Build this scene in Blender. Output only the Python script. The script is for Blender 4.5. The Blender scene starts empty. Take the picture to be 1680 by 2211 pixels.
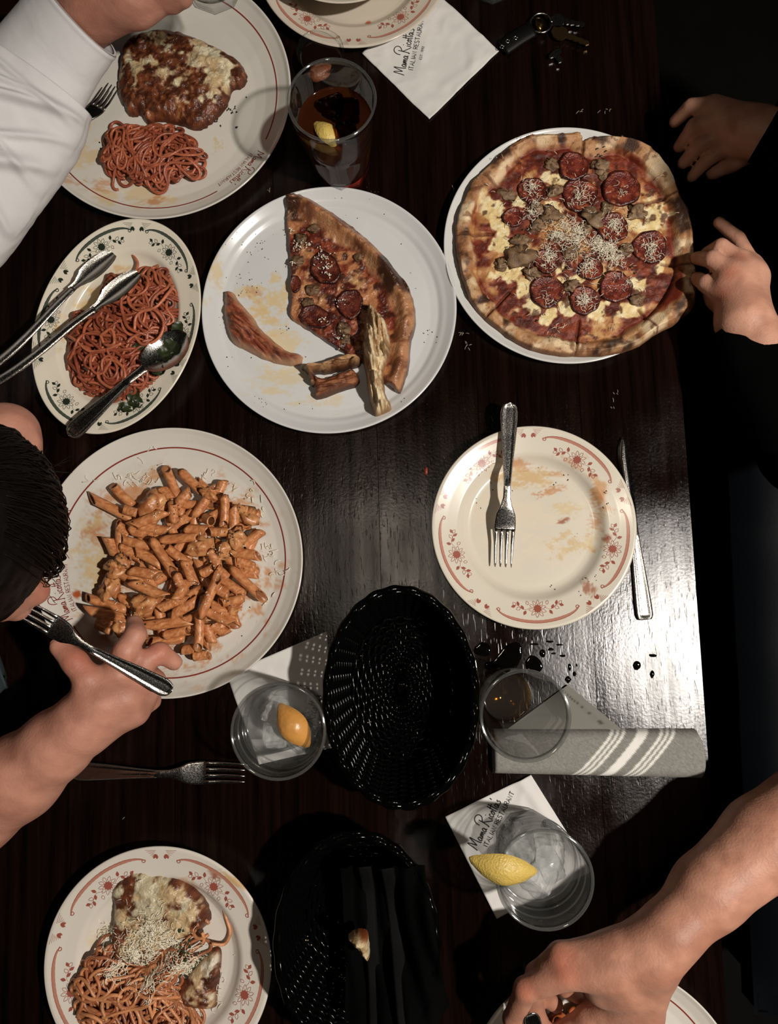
import bpy, math, random
import numpy as np
from mathutils import Vector, Euler, Matrix
random.seed(7)
rng = np.random.default_rng(7)
SC = bpy.context.scene
TZ = 0.75            # height of the table top
# ------------------------------------------------------------------ camera
F = 1600.0; PW, PH = 1680.0, 2211.0
CAMP = Vector((0.0, 0.0, TZ + 0.87))
CROT = Euler((math.radians(6.0), math.radians(1.43), 0.0))
cd = bpy.data.cameras.new('camera'); cam = bpy.data.objects.new('camera', cd)
SC.collection.objects.link(cam); SC.camera = cam
cam.location = CAMP; cam.rotation_euler = CROT
cd.sensor_fit = 'VERTICAL'; cd.sensor_height = 36.0; cd.lens = 36.0 * F / PH
cd.clip_start = 0.02; cd.clip_end = 50
# ------------------------------------------------------------------ world, lamps, exposure
wd = bpy.data.worlds.new('dim_room'); SC.world = wd; wd.use_nodes = True
wd.node_tree.nodes['Background'].inputs[0].default_value = (1.0, 0.86, 0.72, 1)
wd.node_tree.nodes['Background'].inputs[1].default_value = 0.002
def lamp(name, loc, power, col, rad):
    l = bpy.data.lights.new(name, 'POINT'); l.energy = power; l.color = col; l.shadow_soft_size = rad
    o = bpy.data.objects.new(name, l); SC.collection.objects.link(o); o.location = loc
    return o
lamp('pendant_lamp', (0.99, -0.185, TZ + 1.72), 150.0, (1.0, 0.93, 0.85), 0.035)
lamp('ceiling_lamp', (-0.06, 0.11, TZ + 1.65), 6.0, (1.0, 0.86, 0.70), 0.05)
SC.view_settings.view_transform = 'Standard'; SC.view_settings.look = 'None'
SC.view_settings.exposure = 0.1; SC.view_settings.gamma = 1.0
SC.view_settings.use_curve_mapping = False
SC.cycles.transparent_max_bounces = 40; SC.cycles.max_bounces = 10
# ------------------------------------------------------------------ pixel <-> world
RM = np.array(CROT.to_matrix()); CP = np.array(CAMP)
def P(px, py, z=0.0):
    d = RM @ np.array(((px - PW/2)/F, -(py - PH/2)/F, -1.0))
    t = (TZ + z - CP[2]) / d[2]
    return CP + d*t
def PX(pts):
    q = (np.asarray(pts, float) - CP) @ RM
    return np.stack([PW/2 + F*q[:, 0]/-q[:, 2], PH/2 - F*q[:, 1]/-q[:, 2]], 1)
def circ(l, r, t, b, z):
    """centre and radius of the level circle at height z whose picture spans l..r, t..b"""
    c = P((l+r)/2, (t+b)/2, z); rad = (r-l)/2/1900
    a = np.linspace(0, 2*math.pi, 90)
    for _ in range(8):
        q = PX(np.stack([c[0]+rad*np.cos(a), c[1]+rad*np.sin(a), np.full(90, c[2])], 1))
        L, R_, T, B = q[:, 0].min(), q[:, 0].max(), q[:, 1].min(), q[:, 1].max()
        c = c + (P((l+r)/2, (t+b)/2, z) - P((L+R_)/2, (T+B)/2, z))
        rad *= 0.5*((r-l)/(R_-L) + (b-t)/(B-T))
    return c, rad
# ------------------------------------------------------------------ noise
def _h(ix, iy, s):
    n = (ix*374761393 + iy*668265263 + s*362437) & 0xffffffff
    n = ((n ^ (n >> 13))*1274126177) & 0xffffffff
    return ((n ^ (n >> 16)) & 0xffff)/65535.0
def vn(x, y, s=0):
    x = np.asarray(x, float); y = np.asarray(y, float)
    ix = np.floor(x).astype(np.int64); iy = np.floor(y).astype(np.int64)
    fx = x-ix; fy = y-iy; fx = fx*fx*(3-2*fx); fy = fy*fy*(3-2*fy)
    a = _h(ix, iy, s); b = _h(ix+1, iy, s); c = _h(ix, iy+1, s); d = _h(ix+1, iy+1, s)
    return (a*(1-fx)+b*fx)*(1-fy) + (c*(1-fx)+d*fx)*fy
def fbm(x, y, f, s=0, o=4):
    x = np.asarray(x, float); y = np.asarray(y, float)
    v = 0; a = 0.5; n = 0
    for k in range(o):
        v = v + a*vn(x*f+17*k, y*f-11*k, s+k); n += a; a *= .5; f *= 2.03
    return v/n
def sm(a, b, x):
    t = np.clip((x-a)/(b-a), 0, 1); return t*t*(3-2*t)
def lin(c):
    c = np.asarray(c, float)/255.0
    return np.where(c <= 0.04045, c/12.92, ((c+0.055)/1.055)**2.4)
def mixc(a, b, t):
    t = np.asarray(t)[..., None]; return np.asarray(a, float)*(1-t) + np.asarray(b, float)*t
# ------------------------------------------------------------------ materials
def mat(name, col=(200, 200, 200), rough=0.5, metal=0.0, spec=0.5, vcol=False, bump=0.0, bscale=300.0,
        var=0.0, vscale=60.0, sss=0.0, coat=0.0, rvar=0.0, detail=4.0):
    m = bpy.data.materials.new(name); m.use_nodes = True
    nt = m.node_tree; N = nt.nodes; L = nt.links; b = N['Principled BSDF']
    c = lin(col); b.inputs['Base Color'].default_value = (*c, 1)
    b.inputs['Roughness'].default_value = rough; b.inputs['Metallic'].default_value = metal
    b.inputs['Specular IOR Level'].default_value = spec
    if coat: b.inputs['Coat Weight'].default_value = coat; b.inputs['Coat Roughness'].default_value = 0.1
    if sss:
        b.inputs['Subsurface Weight'].default_value = sss
        b.inputs['Subsurface Radius'].default_value = (0.006, 0.002, 0.001); b.inputs['Subsurface Scale'].default_value = 1.0
    tc = N.new('ShaderNodeTexCoord'); src = None
    if vcol:
        at = N.new('ShaderNodeAttribute'); at.attribute_name = 'Col'; src = at.outputs['Color']
    if var:
        nz = N.new('ShaderNodeTexNoise'); nz.inputs['Scale'].default_value = vscale; nz.inputs['Detail'].default_value = detail
        L.new(tc.outputs['Object'], nz.inputs['Vector'])
        mp = N.new('ShaderNodeMapRange'); mp.inputs['From Min'].default_value = .3; mp.inputs['From Max'].default_value = .7
        mp.inputs['To Min'].default_value = 1-var; mp.inputs['To Max'].default_value = 1+var
        L.new(nz.outputs['Fac'], mp.inputs['Value'])
        mx = N.new('ShaderNodeVectorMath'); mx.operation = 'SCALE'
        if src: L.new(src, mx.inputs[0])
        else: mx.inputs[0].default_value = c
        L.new(mp.outputs['Result'], mx.inputs['Scale']); src = mx.outputs['Vector']
    if src: L.new(src, b.inputs['Base Color'])
    if bump:
        nb = N.new('ShaderNodeTexNoise'); nb.inputs['Scale'].default_value = bscale; nb.inputs['Detail'].default_value = 3
        L.new(tc.outputs['Object'], nb.inputs['Vector'])
        bp = N.new('ShaderNodeBump'); bp.inputs['Strength'].default_value = bump; bp.inputs['Distance'].default_value = 0.001
        L.new(nb.outputs['Fac'], bp.inputs['Height']); L.new(bp.outputs['Normal'], b.inputs['Normal'])
        if rvar:
            mr = N.new('ShaderNodeMapRange'); mr.inputs['To Min'].default_value = rough-rvar; mr.inputs['To Max'].default_value = rough+rvar
            mr.inputs['From Min'].default_value = .3; mr.inputs['From Max'].default_value = .7
            L.new(nb.outputs['Fac'], mr.inputs['Value']); L.new(mr.outputs['Result'], b.inputs['Roughness'])
    return m
def glass_mat(name, tint=(1, 1, 1), refl=1.0, body=0.0, ior=1.5, edge=0.5, refr=0.0, bcol=(.8, .82, .8)):
    """thin clear wall: light passes straight, edges of the wall darken, faces mirror by Fresnel"""
    m = bpy.data.materials.new(name); m.use_nodes = True
    nt = m.node_tree; N = nt.nodes; L = nt.links
    for n in list(N):
        if n.type != 'OUTPUT_MATERIAL': N.remove(n)
    out = [n for n in N if n.type == 'OUTPUT_MATERIAL'][0]
    tr = N.new('ShaderNodeBsdfTransparent'); gl = N.new('ShaderNodeBsdfGlossy'); gl.inputs['Roughness'].default_value = 0.07
    lw = N.new('ShaderNodeLayerWeight'); lw.inputs['Blend'].default_value = .5
    cr = N.new('ShaderNodeMix'); cr.data_type = 'RGBA'
    cr.inputs[6].default_value = (*tint, 1); cr.inputs[7].default_value = (tint[0]*edge, tint[1]*edge, tint[2]*edge, 1)
    pw = N.new('ShaderNodeMath'); pw.operation = 'POWER'; pw.inputs[1].default_value = 4.0
    L.new(lw.outputs['Facing'], pw.inputs[0]); L.new(pw.outputs[0], cr.inputs[0])
    L.new(cr.outputs[2], tr.inputs['Color'])
    p5 = N.new('ShaderNodeMath'); p5.operation = 'POWER'; p5.inputs[1].default_value = 5.0; L.new(lw.outputs['Facing'], p5.inputs[0])
    f0 = ((ior-1)/(ior+1))**2      # Schlick, the same from both faces of the wall
    mu = N.new('ShaderNodeMath'); mu.operation = 'MULTIPLY_ADD'; mu.inputs[1].default_value = .42-f0*refl; mu.inputs[2].default_value = f0*refl; L.new(p5.outputs[0], mu.inputs[0])
    mx = N.new('ShaderNodeMixShader'); L.new(mu.outputs[0], mx.inputs[0]); L.new(tr.outputs[0], mx.inputs[1]); L.new(gl.outputs[0], mx.inputs[2])
    last = mx
    if refr:
        rf = N.new('ShaderNodeBsdfRefraction'); rf.inputs['IOR'].default_value = ior; rf.inputs['Roughness'].default_value = 0.02; rf.inputs['Color'].default_value = (*tint, 1)
        m3 = N.new('ShaderNodeMixShader'); m3.inputs[0].default_value = refr; L.new(mx.outputs[0], m3.inputs[1]); L.new(rf.outputs[0], m3.inputs[2]); mx = last = m3
    if body:
        df = N.new('ShaderNodeBsdfDiffuse'); df.inputs['Color'].default_value = (*bcol, 1)
        m2 = N.new('ShaderNodeMixShader'); m2.inputs[0].default_value = body
        L.new(mx.outputs[0], m2.inputs[1]); L.new(df.outputs[0], m2.inputs[2]); last = m2
    L.new(last.outputs[0], out.inputs['Surface'])
    return m
# ------------------------------------------------------------------ objects
def link(o): SC.collection.objects.link(o); return o
def tag(o, label=None, cat=None, group=None, kind=None):
    if label: o['label'] = label
    if cat: o['category'] = cat
    if group: o['group'] = group
    if kind: o['kind'] = kind
    return o
def thing(name, label, cat, loc, rot=None, group=None):
    o = link(bpy.data.objects.new(name, None)); o.empty_display_size = 0.02
    o.location = loc
    if rot is not None:
        o.rotation_mode = 'QUATERNION'; o.rotation_quaternion = rot
    return tag(o, label, cat, group)
def mesh(name, V, Fc, cols=None, smooth=True):
    V = np.asarray(V, np.float32); me = bpy.data.meshes.new(name)
    if isinstance(Fc, np.ndarray):
        k = Fc.shape[1]; nf = len(Fc)
        me.vertices.add(len(V)); me.vertices.foreach_set('co', V.ravel())
        me.loops.add(nf*k); me.loops.foreach_set('vertex_index', Fc.astype(np.int32).ravel())
        me.polygons.add(nf); me.polygons.foreach_set('loop_start', np.arange(0, nf*k, k, dtype=np.int32))
    else:
        me.from_pydata(V.tolist(), [], Fc)
    me.update(calc_edges=True)
    me.polygons.foreach_set('use_smooth', np.full(len(me.polygons), smooth))
    if cols is not None:
        ca = me.color_attributes.new('Col', 'FLOAT_COLOR', 'POINT')
        cc = np.ones((len(V), 4), np.float32); cc[:, :3] = lin(cols); ca.data.foreach_set('color', cc.ravel())
    me.validate()
    return me
def obj(name, me, m, parent=None, label=None, kind=None, loc=None):
    o = link(bpy.data.objects.new(name, me))
    if m is not None and not me.materials: me.materials.append(m)
    if parent is not None: o.parent = parent
    if loc is not None: o.location = loc
    return tag(o, label, None, None, kind)
class MB:
    def __init__(s): s.V = []; s.F = []; s.C = []; s.n = 0
    def add(s, V, Fc, col=None):
        V = np.asarray(V, float); s.V.append(V)
        for f in (Fc.tolist() if isinstance(Fc, np.ndarray) else Fc): s.F.append([i+s.n for i in f])
        if col is not None: s.C.append(np.broadcast_to(np.asarray(col, float), (len(V), 3)))
        s.n += len(V)
    def build(s, name, m, parent=None, off=None, smooth=True, label=None, kind=None):
        V = np.concatenate(s.V)
        if off is not None: V = V - np.asarray(off)
        C = np.concatenate(s.C) if s.C else None
        return obj(name, mesh(name, V, s.F, C, smooth), m, parent, label, kind)
def sweep(pts, prof, n=10, up=(0, 0, 1), caps=True):
    """closed bar along pts; prof = (half width, half thickness) per point"""
    p = np.asarray(pts, float); k = len(p); t = np.gradient(p, axis=0)
    t /= np.linalg.norm(t, axis=1)[:, None] + 1e-12
    up = np.asarray(up, float)
    s = np.cross(t, up); ln = np.linalg.norm(s, axis=1)[:, None]
    s = np.where(ln > 1e-4, s/np.maximum(ln, 1e-6), np.array((1., 0, 0))); w = np.cross(s, t)
    pr = np.asarray(prof, float)
    if pr.ndim == 0: pr = np.full((k, 2), float(pr))
    elif pr.ndim == 1 and len(pr) == 2 and k != 2: pr = np.tile(pr, (k, 1))
    elif pr.ndim == 1: pr = np.stack([pr, pr], 1)
    a = np.linspace(0, 2*math.pi, n, endpoint=False)
    V = p[:, None] + s[:, None]*(pr[:, 0:1]*np.cos(a))[..., None] + w[:, None]*(pr[:, 1:2]*np.sin(a))[..., None]
    V = V.reshape(-1, 3)
    i = np.arange(k-1)[:, None]*n; j = np.arange(n)[None]; j2 = (j+1) % n
    Fc = np.stack([i+j, i+j2, i+n+j2, i+n+j], -1).reshape(-1, 4).tolist()
    if caps: Fc.append(list(range(n))[::-1]); Fc.append([(k-1)*n+q for q in range(n)])
    return V, Fc
def spline(pts, n=8):
    """Catmull-Rom through points (any dimension)"""
    p = np.asarray(pts, float); p = np.vstack([2*p[0]-p[1], p, 2*p[-1]-p[-2]]); out = []
    for i in range(1, len(p)-2):
        t = np.linspace(0, 1, n, endpoint=False)[:, None]
        a, b, c, d = p[i-1], p[i], p[i+1], p[i+2]
        out.append(.5*((2*b)+(c-a)*t+(2*a-5*b+4*c-d)*t**2+(-a+3*b-3*c+d)*t**3))
    out.append(p[-2:-1]); return np.vstack(out)
def lathe(prof, n=64, mod=None, capb=False):
    pr = np.asarray(prof, float); k = len(pr); a = np.linspace(0, 2*math.pi, n, endpoint=False)
    r = np.repeat(pr[:, 0:1], n, 1)
    if mod is not None: r = r*mod(np.repeat(pr[:, 1:2], n, 1), np.repeat(a[None], k, 0))
    V = np.stack([r*np.cos(a), r*np.sin(a), np.repeat(pr[:, 1:2], n, 1)], -1).reshape(-1, 3)
    i = np.arange(k-1)[:, None]*n; j = np.arange(n)[None]; j2 = (j+1) % n
    Fc = np.stack([i+j, i+j2, i+n+j2, i+n+j], -1).reshape(-1, 4)
    return V, Fc
def box(c, h, rz=0.0):
    c = np.asarray(c, float); V = np.array([(x, y, z) for x in (-1, 1) for y in (-1, 1) for z in (-1, 1)], float)*np.asarray(h)
    ca, sa = math.cos(rz), math.sin(rz); V = np.stack([V[:, 0]*ca-V[:, 1]*sa, V[:, 0]*sa+V[:, 1]*ca, V[:, 2]], 1)
    return V+c, [[0, 1, 3, 2], [4, 6, 7, 5], [0, 4, 5, 1], [2, 3, 7, 6], [0, 2, 6, 4], [1, 5, 7, 3]]
# ------------------------------------------------------------------ polygons / height-field food
def sdf(x, y, poly):
    p = np.asarray(poly, float); q = np.roll(p, -1, 0)
    d = np.full(np.shape(x), 1e9); ins = np.zeros(np.shape(x), bool)
    for a, b in zip(p, q):
        ex, ey = b-a; wx = x-a[0]; wy = y-a[1]
        t = np.clip((wx*ex+wy*ey)/(ex*ex+ey*ey+1e-15), 0, 1)
        d = np.minimum(d, (wx-ex*t)**2+(wy-ey*t)**2)
        cr = ((a[1] <= y) & (b[1] > y)) | ((b[1] <= y) & (a[1] > y))
        xi = a[0]+(y-a[1])*ex/(ey if abs(ey) > 1e-12 else 1e-12)
        ins ^= cr & (x < xi)
    d = np.sqrt(d); return np.where(ins, d, -d)
def pxpoly(pts, z, org=(0, 0), sc=1.0, dense=4, rough=0.0, seed=0):
    w = [P(org[0]+x/sc, org[1]+y/sc, z)[:2] for x, y in pts]
    w = spline(w+[w[0]], dense)[:-1]
    if rough:
        g = np.random.default_rng(seed); w = w + g.normal(0, rough, w.shape)
    return w
def pline_d(x, y, pl):
    d = np.full(np.shape(x), 1e9)
    for a, b in zip(pl[:-1], pl[1:]):
        ex, ey = b[0]-a[0], b[1]-a[1]; wx = x-a[0]; wy = y-a[1]
        t = np.clip((wx*ex+wy*ey)/(ex*ex+ey*ey+1e-15), 0, 1)
        d = np.minimum(d, np.hypot(wx-ex*t, wy-ey*t))
    return d
def food(name, poly, z0, hf, cf, m, parent=None, off=None, sp=0.001, zb=None, label=None):
    """closed lump with outline poly: hf(x,y,sd) height over z0 (world z), cf(x,y,sd,h) sRGB colour"""
    poly = np.asarray(poly); lo = poly.min(0)-2*sp; hi = poly.max(0)+2*sp
    nx = int((hi[0]-lo[0])/sp)+1; ny = int((hi[1]-lo[1])/sp)+1
    X, Y = np.meshgrid(lo[0]+np.arange(nx)*sp, lo[1]+np.arange(ny)*sp, indexing='ij')
    D = sdf(X, Y, poly); ins = D > 0
    cell = ins[:-1, :-1] | ins[1:, :-1] | ins[:-1, 1:] | ins[1:, 1:]
    gx, gy = np.gradient(D, sp); g = np.hypot(gx, gy)+1e-9
    mv = np.where(D < 0, -D, 0); X = X+gx/g*mv; Y = Y+gy/g*mv; Dc = np.maximum(D, 0)
    use = np.zeros_like(ins); use[:-1, :-1] |= cell; use[1:, :-1] |= cell; use[:-1, 1:] |= cell; use[1:, 1:] |= cell
    idx = -np.ones(ins.shape, int); n = use.sum(); idx[use] = np.arange(n)
    x, y, d = X[use], Y[use], Dc[use]
    h = np.where(d > 0, np.maximum(hf(x, y, d), 0.0002), 0)
    col = cf(x, y, d, h)
    i, j = np.nonzero(cell)
    q = np.stack([idx[i, j], idx[i+1, j], idx[i+1, j+1], idx[i, j+1]], 1)
    zt = z0+h; zbv = zb(x, y) if callable(zb) else np.full(n, z0 if zb is None else zb)
    if callable(zb): zt = np.maximum(zt, zbv+.0004)
    V = np.concatenate([np.stack([x, y, zt], 1), np.stack([x, y, np.minimum(zbv, zt-1e-4)], 1)])
    Fc = np.concatenate([q, q[:, ::-1]+n])
    # side wall where the lump does not taper to zero is closed by the shared outline (h=0 there)
    if off is not None: V = V-np.asarray(off)
    return obj(name, mesh(name, V, Fc, np.concatenate([col, col])), m, parent, label)
# ------------------------------------------------------------------ implicit bodies (smooth union of tapered capsules), surface nets
def implicit(chains, vox=0.002, k=0.006, extra=None, ks=None):
    segs = []
    for ch in chains:
        kk = k
        if isinstance(ch, tuple): kk, ch = ch
        for a, b in zip(ch[:-1], ch[1:]): segs.append((np.array(a[:3], float), np.array(b[:3], float), a[3], b[3], kk))
        if len(ch) == 1: a = ch[0]; segs.append((np.array(a[:3], float), np.array(a[:3], float)+1e-5, a[3], a[3], kk))
    pts = np.array([p for s in segs for p in (s[0], s[1])]); rm = max(max(s[2], s[3]) for s in segs)
    lo = pts.min(0)-rm-3*vox; hi = pts.max(0)+rm+3*vox
    n = ((hi-lo)/vox).astype(int)+2
    Dm = np.full(n, 1.0, np.float32)
    for a, b, ra, rb, kk in segs:
        mr = max(ra, rb)+3*kk+3*vox
        i0 = np.maximum(((np.minimum(a, b)-mr-lo)/vox).astype(int), 0); i1 = np.minimum(((np.maximum(a, b)+mr-lo)/vox).astype(int)+1, n)
        gx, gy, gz = [(lo[d]+np.arange(i0[d], i1[d])*vox).astype(np.float32) for d in range(3)]
        e = b-a; L2 = float(e@e)+1e-12
        wx = gx[:, None, None]-a[0]; wy = gy[None, :, None]-a[1]; wz = gz[None, None]-a[2]
        t = np.clip((wx*e[0]+wy*e[1]+wz*e[2])/L2, 0, 1)
        d = np.sqrt((wx-t*e[0])**2+(wy-t*e[1])**2+(wz-t*e[2])**2)-(ra+(rb-ra)*t)
        S = (slice(i0[0], i1[0]), slice(i0[1], i1[1]), slice(i0[2], i1[2]))
        o = Dm[S]; hh = np.clip(.5+.5*(d-o)/kk, 0, 1)
        Dm[S] = d*(1-hh)+o*hh-kk*hh*(1-hh)
    return nets(Dm, lo, vox)
def nets(D, lo, vox):
    ins = D < 0
    c = [ins[i:D.shape[0]-1+i, j:D.shape[1]-1+j, k:D.shape[2]-1+k] for i in (0, 1) for j in (0, 1) for k in (0, 1)]
    s = sum(a.astype(np.int8) for a in c); act = (s > 0) & (s < 8)
    idx = -np.ones(act.shape, np.int64); I = np.argwhere(act); idx[act] = np.arange(len(I))
    corner = np.array([(i, j, k) for i in (0, 1) for j in (0, 1) for k in (0, 1)])
    vals = np.stack([D[I[:, 0]+a, I[:, 1]+b, I[:, 2]+e] for a, b, e in corner], 1)
    acc = np.zeros((len(I), 3)); cnt = np.zeros(len(I))
    for p in range(8):
        for q in range(p+1, 8):
            if np.abs(corner[p]-corner[q]).sum() != 1: continue
            a, b = vals[:, p], vals[:, q]; cr = (a < 0) != (b < 0)
            t = np.where(cr, a/(a-b+1e-12), 0)
            pt = corner[p]+(corner[q]-corner[p])*t[:, None]
            acc += np.where(cr[:, None], pt, 0); cnt += cr
    V = lo+(I+acc/np.maximum(cnt, 1)[:, None])*vox
    Q = []
    for ax in range(3):
        u, v = (ax+1) % 3, (ax+2) % 3
        sl0 = [slice(1, -1)]*3; sl1 = [slice(1, -1)]*3; sl0[ax] = slice(0, -1); sl1[ax] = slice(1, None)
        A = ins[tuple(sl0)]; B = ins[tuple(sl1)]; ch = A != B
        E = np.argwhere(ch); off = np.ones(3, int); off[ax] = 0; E2 = E+off
        du = np.zeros(3, int); du[u] = 1; dv = np.zeros(3, int); dv[v] = 1
        g = lambda e: idx[e[:, 0], e[:, 1], e[:, 2]]
        q = np.stack([g(E2-du-dv), g(E2-dv), g(E2), g(E2-du)], 1)
        fl = A[ch]; q = np.where(fl[:, None], q, q[:, ::-1]); Q.append(q[(q >= 0).all(1)])
    return V, np.concatenate(Q)
def relax(V, Q, it=2, w=.5):
    for _ in range(it):
        acc = np.zeros_like(V); c = np.zeros(len(V))
        for i in range(4):
            for j in ((i+1) % 4, (i-1) % 4):
                np.add.at(acc, Q[:, i], V[Q[:, j]]); np.add.at(c, Q[:, i], 1)
        V = V+(acc/np.maximum(c, 1)[:, None]-V)*w
    return V
# ------------------------------------------------------------------ shared materials
M = {}
M['porcelain'] = mat('cream_porcelain', vcol=True, rough=0.2, spec=0.45, coat=0.1)
M['red_print'] = mat('red_print', (150, 82, 68), rough=0.2)
M['line_print'] = mat('red_line_print', (128, 52, 42), rough=0.2)
M['green_print'] = mat('green_print', (38, 46, 38), rough=0.2)
M['green_wash'] = mat('green_wash_print', (72, 78, 68), rough=0.2)
M['ink'] = mat('black_ink', (30, 28, 27), rough=0.7)
M['steel'] = mat('stainless_steel', (205, 202, 196), rough=0.2, metal=1.0, bump=.12, bscale=900, rvar=.08)
M['bead'] = mat('steel_beads', (225, 222, 214), rough=0.22, metal=1.0)
M['crust'] = mat('baked_food', vcol=True, rough=0.5, spec=.35, bump=.6, bscale=700, var=.12, vscale=900, rvar=.12)
M['saucy'] = mat('saucy_food', vcol=True, rough=0.3, spec=.5, bump=.8, bscale=500, var=.14, vscale=800, rvar=.12)
M['pasta'] = mat('sauced_pasta', vcol=True, rough=0.34, spec=.5, bump=.35, bscale=500, var=.12, vscale=350)
M['cheese'] = mat('grated_cheese', (240, 232, 210), rough=0.6)
M['napkin'] = mat('paper_napkin', (212, 209, 205), rough=0.85, spec=.2, bump=.25, bscale=1500)
M['black_plastic'] = mat('black_wicker', (4, 4, 4), rough=0.12, spec=.07)
M['black_cloth'] = mat('black_cloth', (5, 5, 5), rough=0.9, spec=.03, bump=.2, bscale=1500)
M['skin'] = mat('skin', vcol=True, rough=0.5, spec=.35, bump=.35, bscale=420, var=.09, vscale=70, sss=.12)
M['nail'] = mat('finger_nail', (196, 140, 120), rough=.3)
M['glass'] = glass_mat('clear_glass', (.99, .995, .99), .6, .002, edge=.22, refr=.07)
M['rim_glass'] = glass_mat('polished_rim', (.9, .92, .9), 4.0, .03, edge=.05)
M['glass_thick'] = glass_mat('tumbler_glass', (.995, .998, .995), .8, .016, edge=.15, refr=.05)  # pale body tone stands in for white refracted in the wall
M['glass_base'] = glass_mat('thick_glass', (.995, .995, .995), 1.3, .03, edge=.2, refr=.04)
M['water'] = glass_mat('water', (.99, .995, .995), 1.1, .02, 1.33, edge=.10, refr=.05)
M['ice'] = glass_mat('ice', (.99, .99, .99), 2.2, .20, 1.31, edge=.12, refr=.08)  # cloudy white body, raised to brighten the water glasses
M['rind'] = mat('lemon_rind', (205, 176, 92), rough=.33, bump=1.0, bscale=520, var=.06, vscale=120)
M['flesh'] = mat('lemon_flesh', (205, 186, 110), rough=.3, bump=.5, bscale=300, var=.15, vscale=150)
M['herb'] = mat('green_herb', (44, 54, 30), rough=.4, var=.3, vscale=300)
M['fleck'] = mat('dark_flecks', (38, 30, 22), rough=.6)
# ------------------------------------------------------------------ setting
def struct(name, me, m): return obj(name, me, m, kind='structure')
V, Fc = box((0.2, 0, -0.02), (2.4, 2.4, 0.02))
struct('floor', mesh('floor', V, Fc, smooth=False), mat('dark_floor', (9, 7, 6), rough=.7, spec=.1, var=.3, vscale=8))
# ------------------------------------------------------------------ table: planks with open joints on a pedestal
def wood(name, seed):
    m = bpy.data.materials.new(name); m.use_nodes = True; nt = m.node_tree; N = nt.nodes; L = nt.links; b = N['Principled BSDF']
    tc = N.new('ShaderNodeTexCoord'); mp = N.new('ShaderNodeMapping'); mp.inputs['Scale'].default_value = (60, 2.6, 60)
    mp.inputs['Location'].default_value = (seed, seed*2.3, 0)
    L.new(tc.outputs['Object'], mp.inputs['Vector'])
    g = N.new('ShaderNodeTexNoise'); g.inputs['Scale'].default_value = 1.6; g.inputs['Detail'].default_value = 7; g.inputs['Roughness'].default_value = .65
    L.new(mp.outputs[0], g.inputs['Vector'])
    r = N.new('ShaderNodeValToRGB'); e = r.color_ramp.elements
    e[0].position = .34; e[0].color = (*lin((5, 3, 3)), 1); e[1].position = .74; e[1].color = (*lin((28, 14, 9)), 1)
    L.new(g.outputs['Fac'], r.inputs['Fac']); L.new(r.outputs['Color'], b.inputs['Base Color'])
    w = N.new('ShaderNodeTexNoise'); w.inputs['Scale'].default_value = 9; w.inputs['Detail'].default_value = 6
    L.new(tc.outputs['Object'], w.inputs['Vector'])
    mr = N.new('ShaderNodeMapRange'); mr.inputs['From Min'].default_value = .3; mr.inputs['From Max'].default_value = .7
    mr.inputs['To Min'].default_value = .22; mr.inputs['To Max'].default_value = .33; L.new(w.outputs['Fac'], mr.inputs['Value'])
    L.new(mr.outputs[0], b.inputs['Roughness']); b.inputs['Specular IOR Level'].default_value = 0.0
    # varnish relief: pores along the grain, pits and short scratches
    vo = N.new('ShaderNodeTexNoise'); vo.inputs['Scale'].default_value = 330; vo.inputs['Detail'].default_value = 2
    L.new(tc.outputs['Object'], vo.inputs['Vector'])
    m3 = N.new('ShaderNodeMapping'); m3.inputs['Scale'].default_value = (420, 60, 200); m3.inputs['Rotation'].default_value = (0, 0, .8); L.new(tc.outputs['Object'], m3.inputs['Vector'])
    sc = N.new('ShaderNodeTexNoise'); sc.inputs['Scale'].default_value = 1.0; sc.inputs['Detail'].default_value = 1; L.new(m3.outputs[0], sc.inputs['Vector'])
    sr = N.new('ShaderNodeMapRange'); sr.inputs['From Min'].default_value = .62; sr.inputs['From Max'].default_value = .72; L.new(sc.outputs['Fac'], sr.inputs['Value'])
    a1 = N.new('ShaderNodeMath'); a1.operation = 'MULTIPLY_ADD'; a1.inputs[1].default_value = -.9
    L.new(sr.outputs[0], a1.inputs[0]); L.new(vo.outputs['Fac'], a1.inputs[2])
    a2 = N.new('ShaderNodeMath'); a2.operation = 'MULTIPLY_ADD'; a2.inputs[1].default_value = 1.1
    L.new(g.outputs['Fac'], a2.inputs[0]); L.new(a1.outputs[0], a2.inputs[2])
    bp = N.new('ShaderNodeBump'); bp.inputs['Strength'].default_value = .16; bp.inputs['Distance'].default_value = .0006
    L.new(a2.outputs[0], bp.inputs['Height']); L.new(bp.outputs[0], b.inputs['Normal'])
    gl = N.new('ShaderNodeBsdfGlossy'); gl.distribution = 'BECKMANN'; L.new(mr.outputs[0], gl.inputs['Roughness']); L.new(bp.outputs[0], gl.inputs['Normal'])
    gt = N.new('ShaderNodeMapRange'); gt.inputs['From Min'].default_value = .3; gt.inputs['From Max'].default_value = .7; gt.inputs['To Min'].default_value = .45; gt.inputs['To Max'].default_value = 1.0
    L.new(g.outputs['Fac'], gt.inputs['Value']); L.new(gt.outputs[0], gl.inputs['Color'])
    fr = N.new('ShaderNodeFresnel'); fr.inputs['IOR'].default_value = 1.6
    mx = N.new('ShaderNodeMixShader'); L.new(fr.outputs[0], mx.inputs[0]); L.new(b.outputs[0], mx.inputs[1]); L.new(gl.outputs[0], mx.inputs[2])
    L.new(mx.outputs[0], [n for n in N if n.type == 'OUTPUT_MATERIAL'][0].inputs['Surface'])
    return m
e0 = P(1490, 1080, 0); e1 = P(1533, 1680, 0)
ed = (e0-e1)/np.linalg.norm(e0-e1); ang = math.atan2(ed[1], ed[0])-math.pi/2
side = np.array((math.cos(ang), math.sin(ang), 0))
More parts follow.
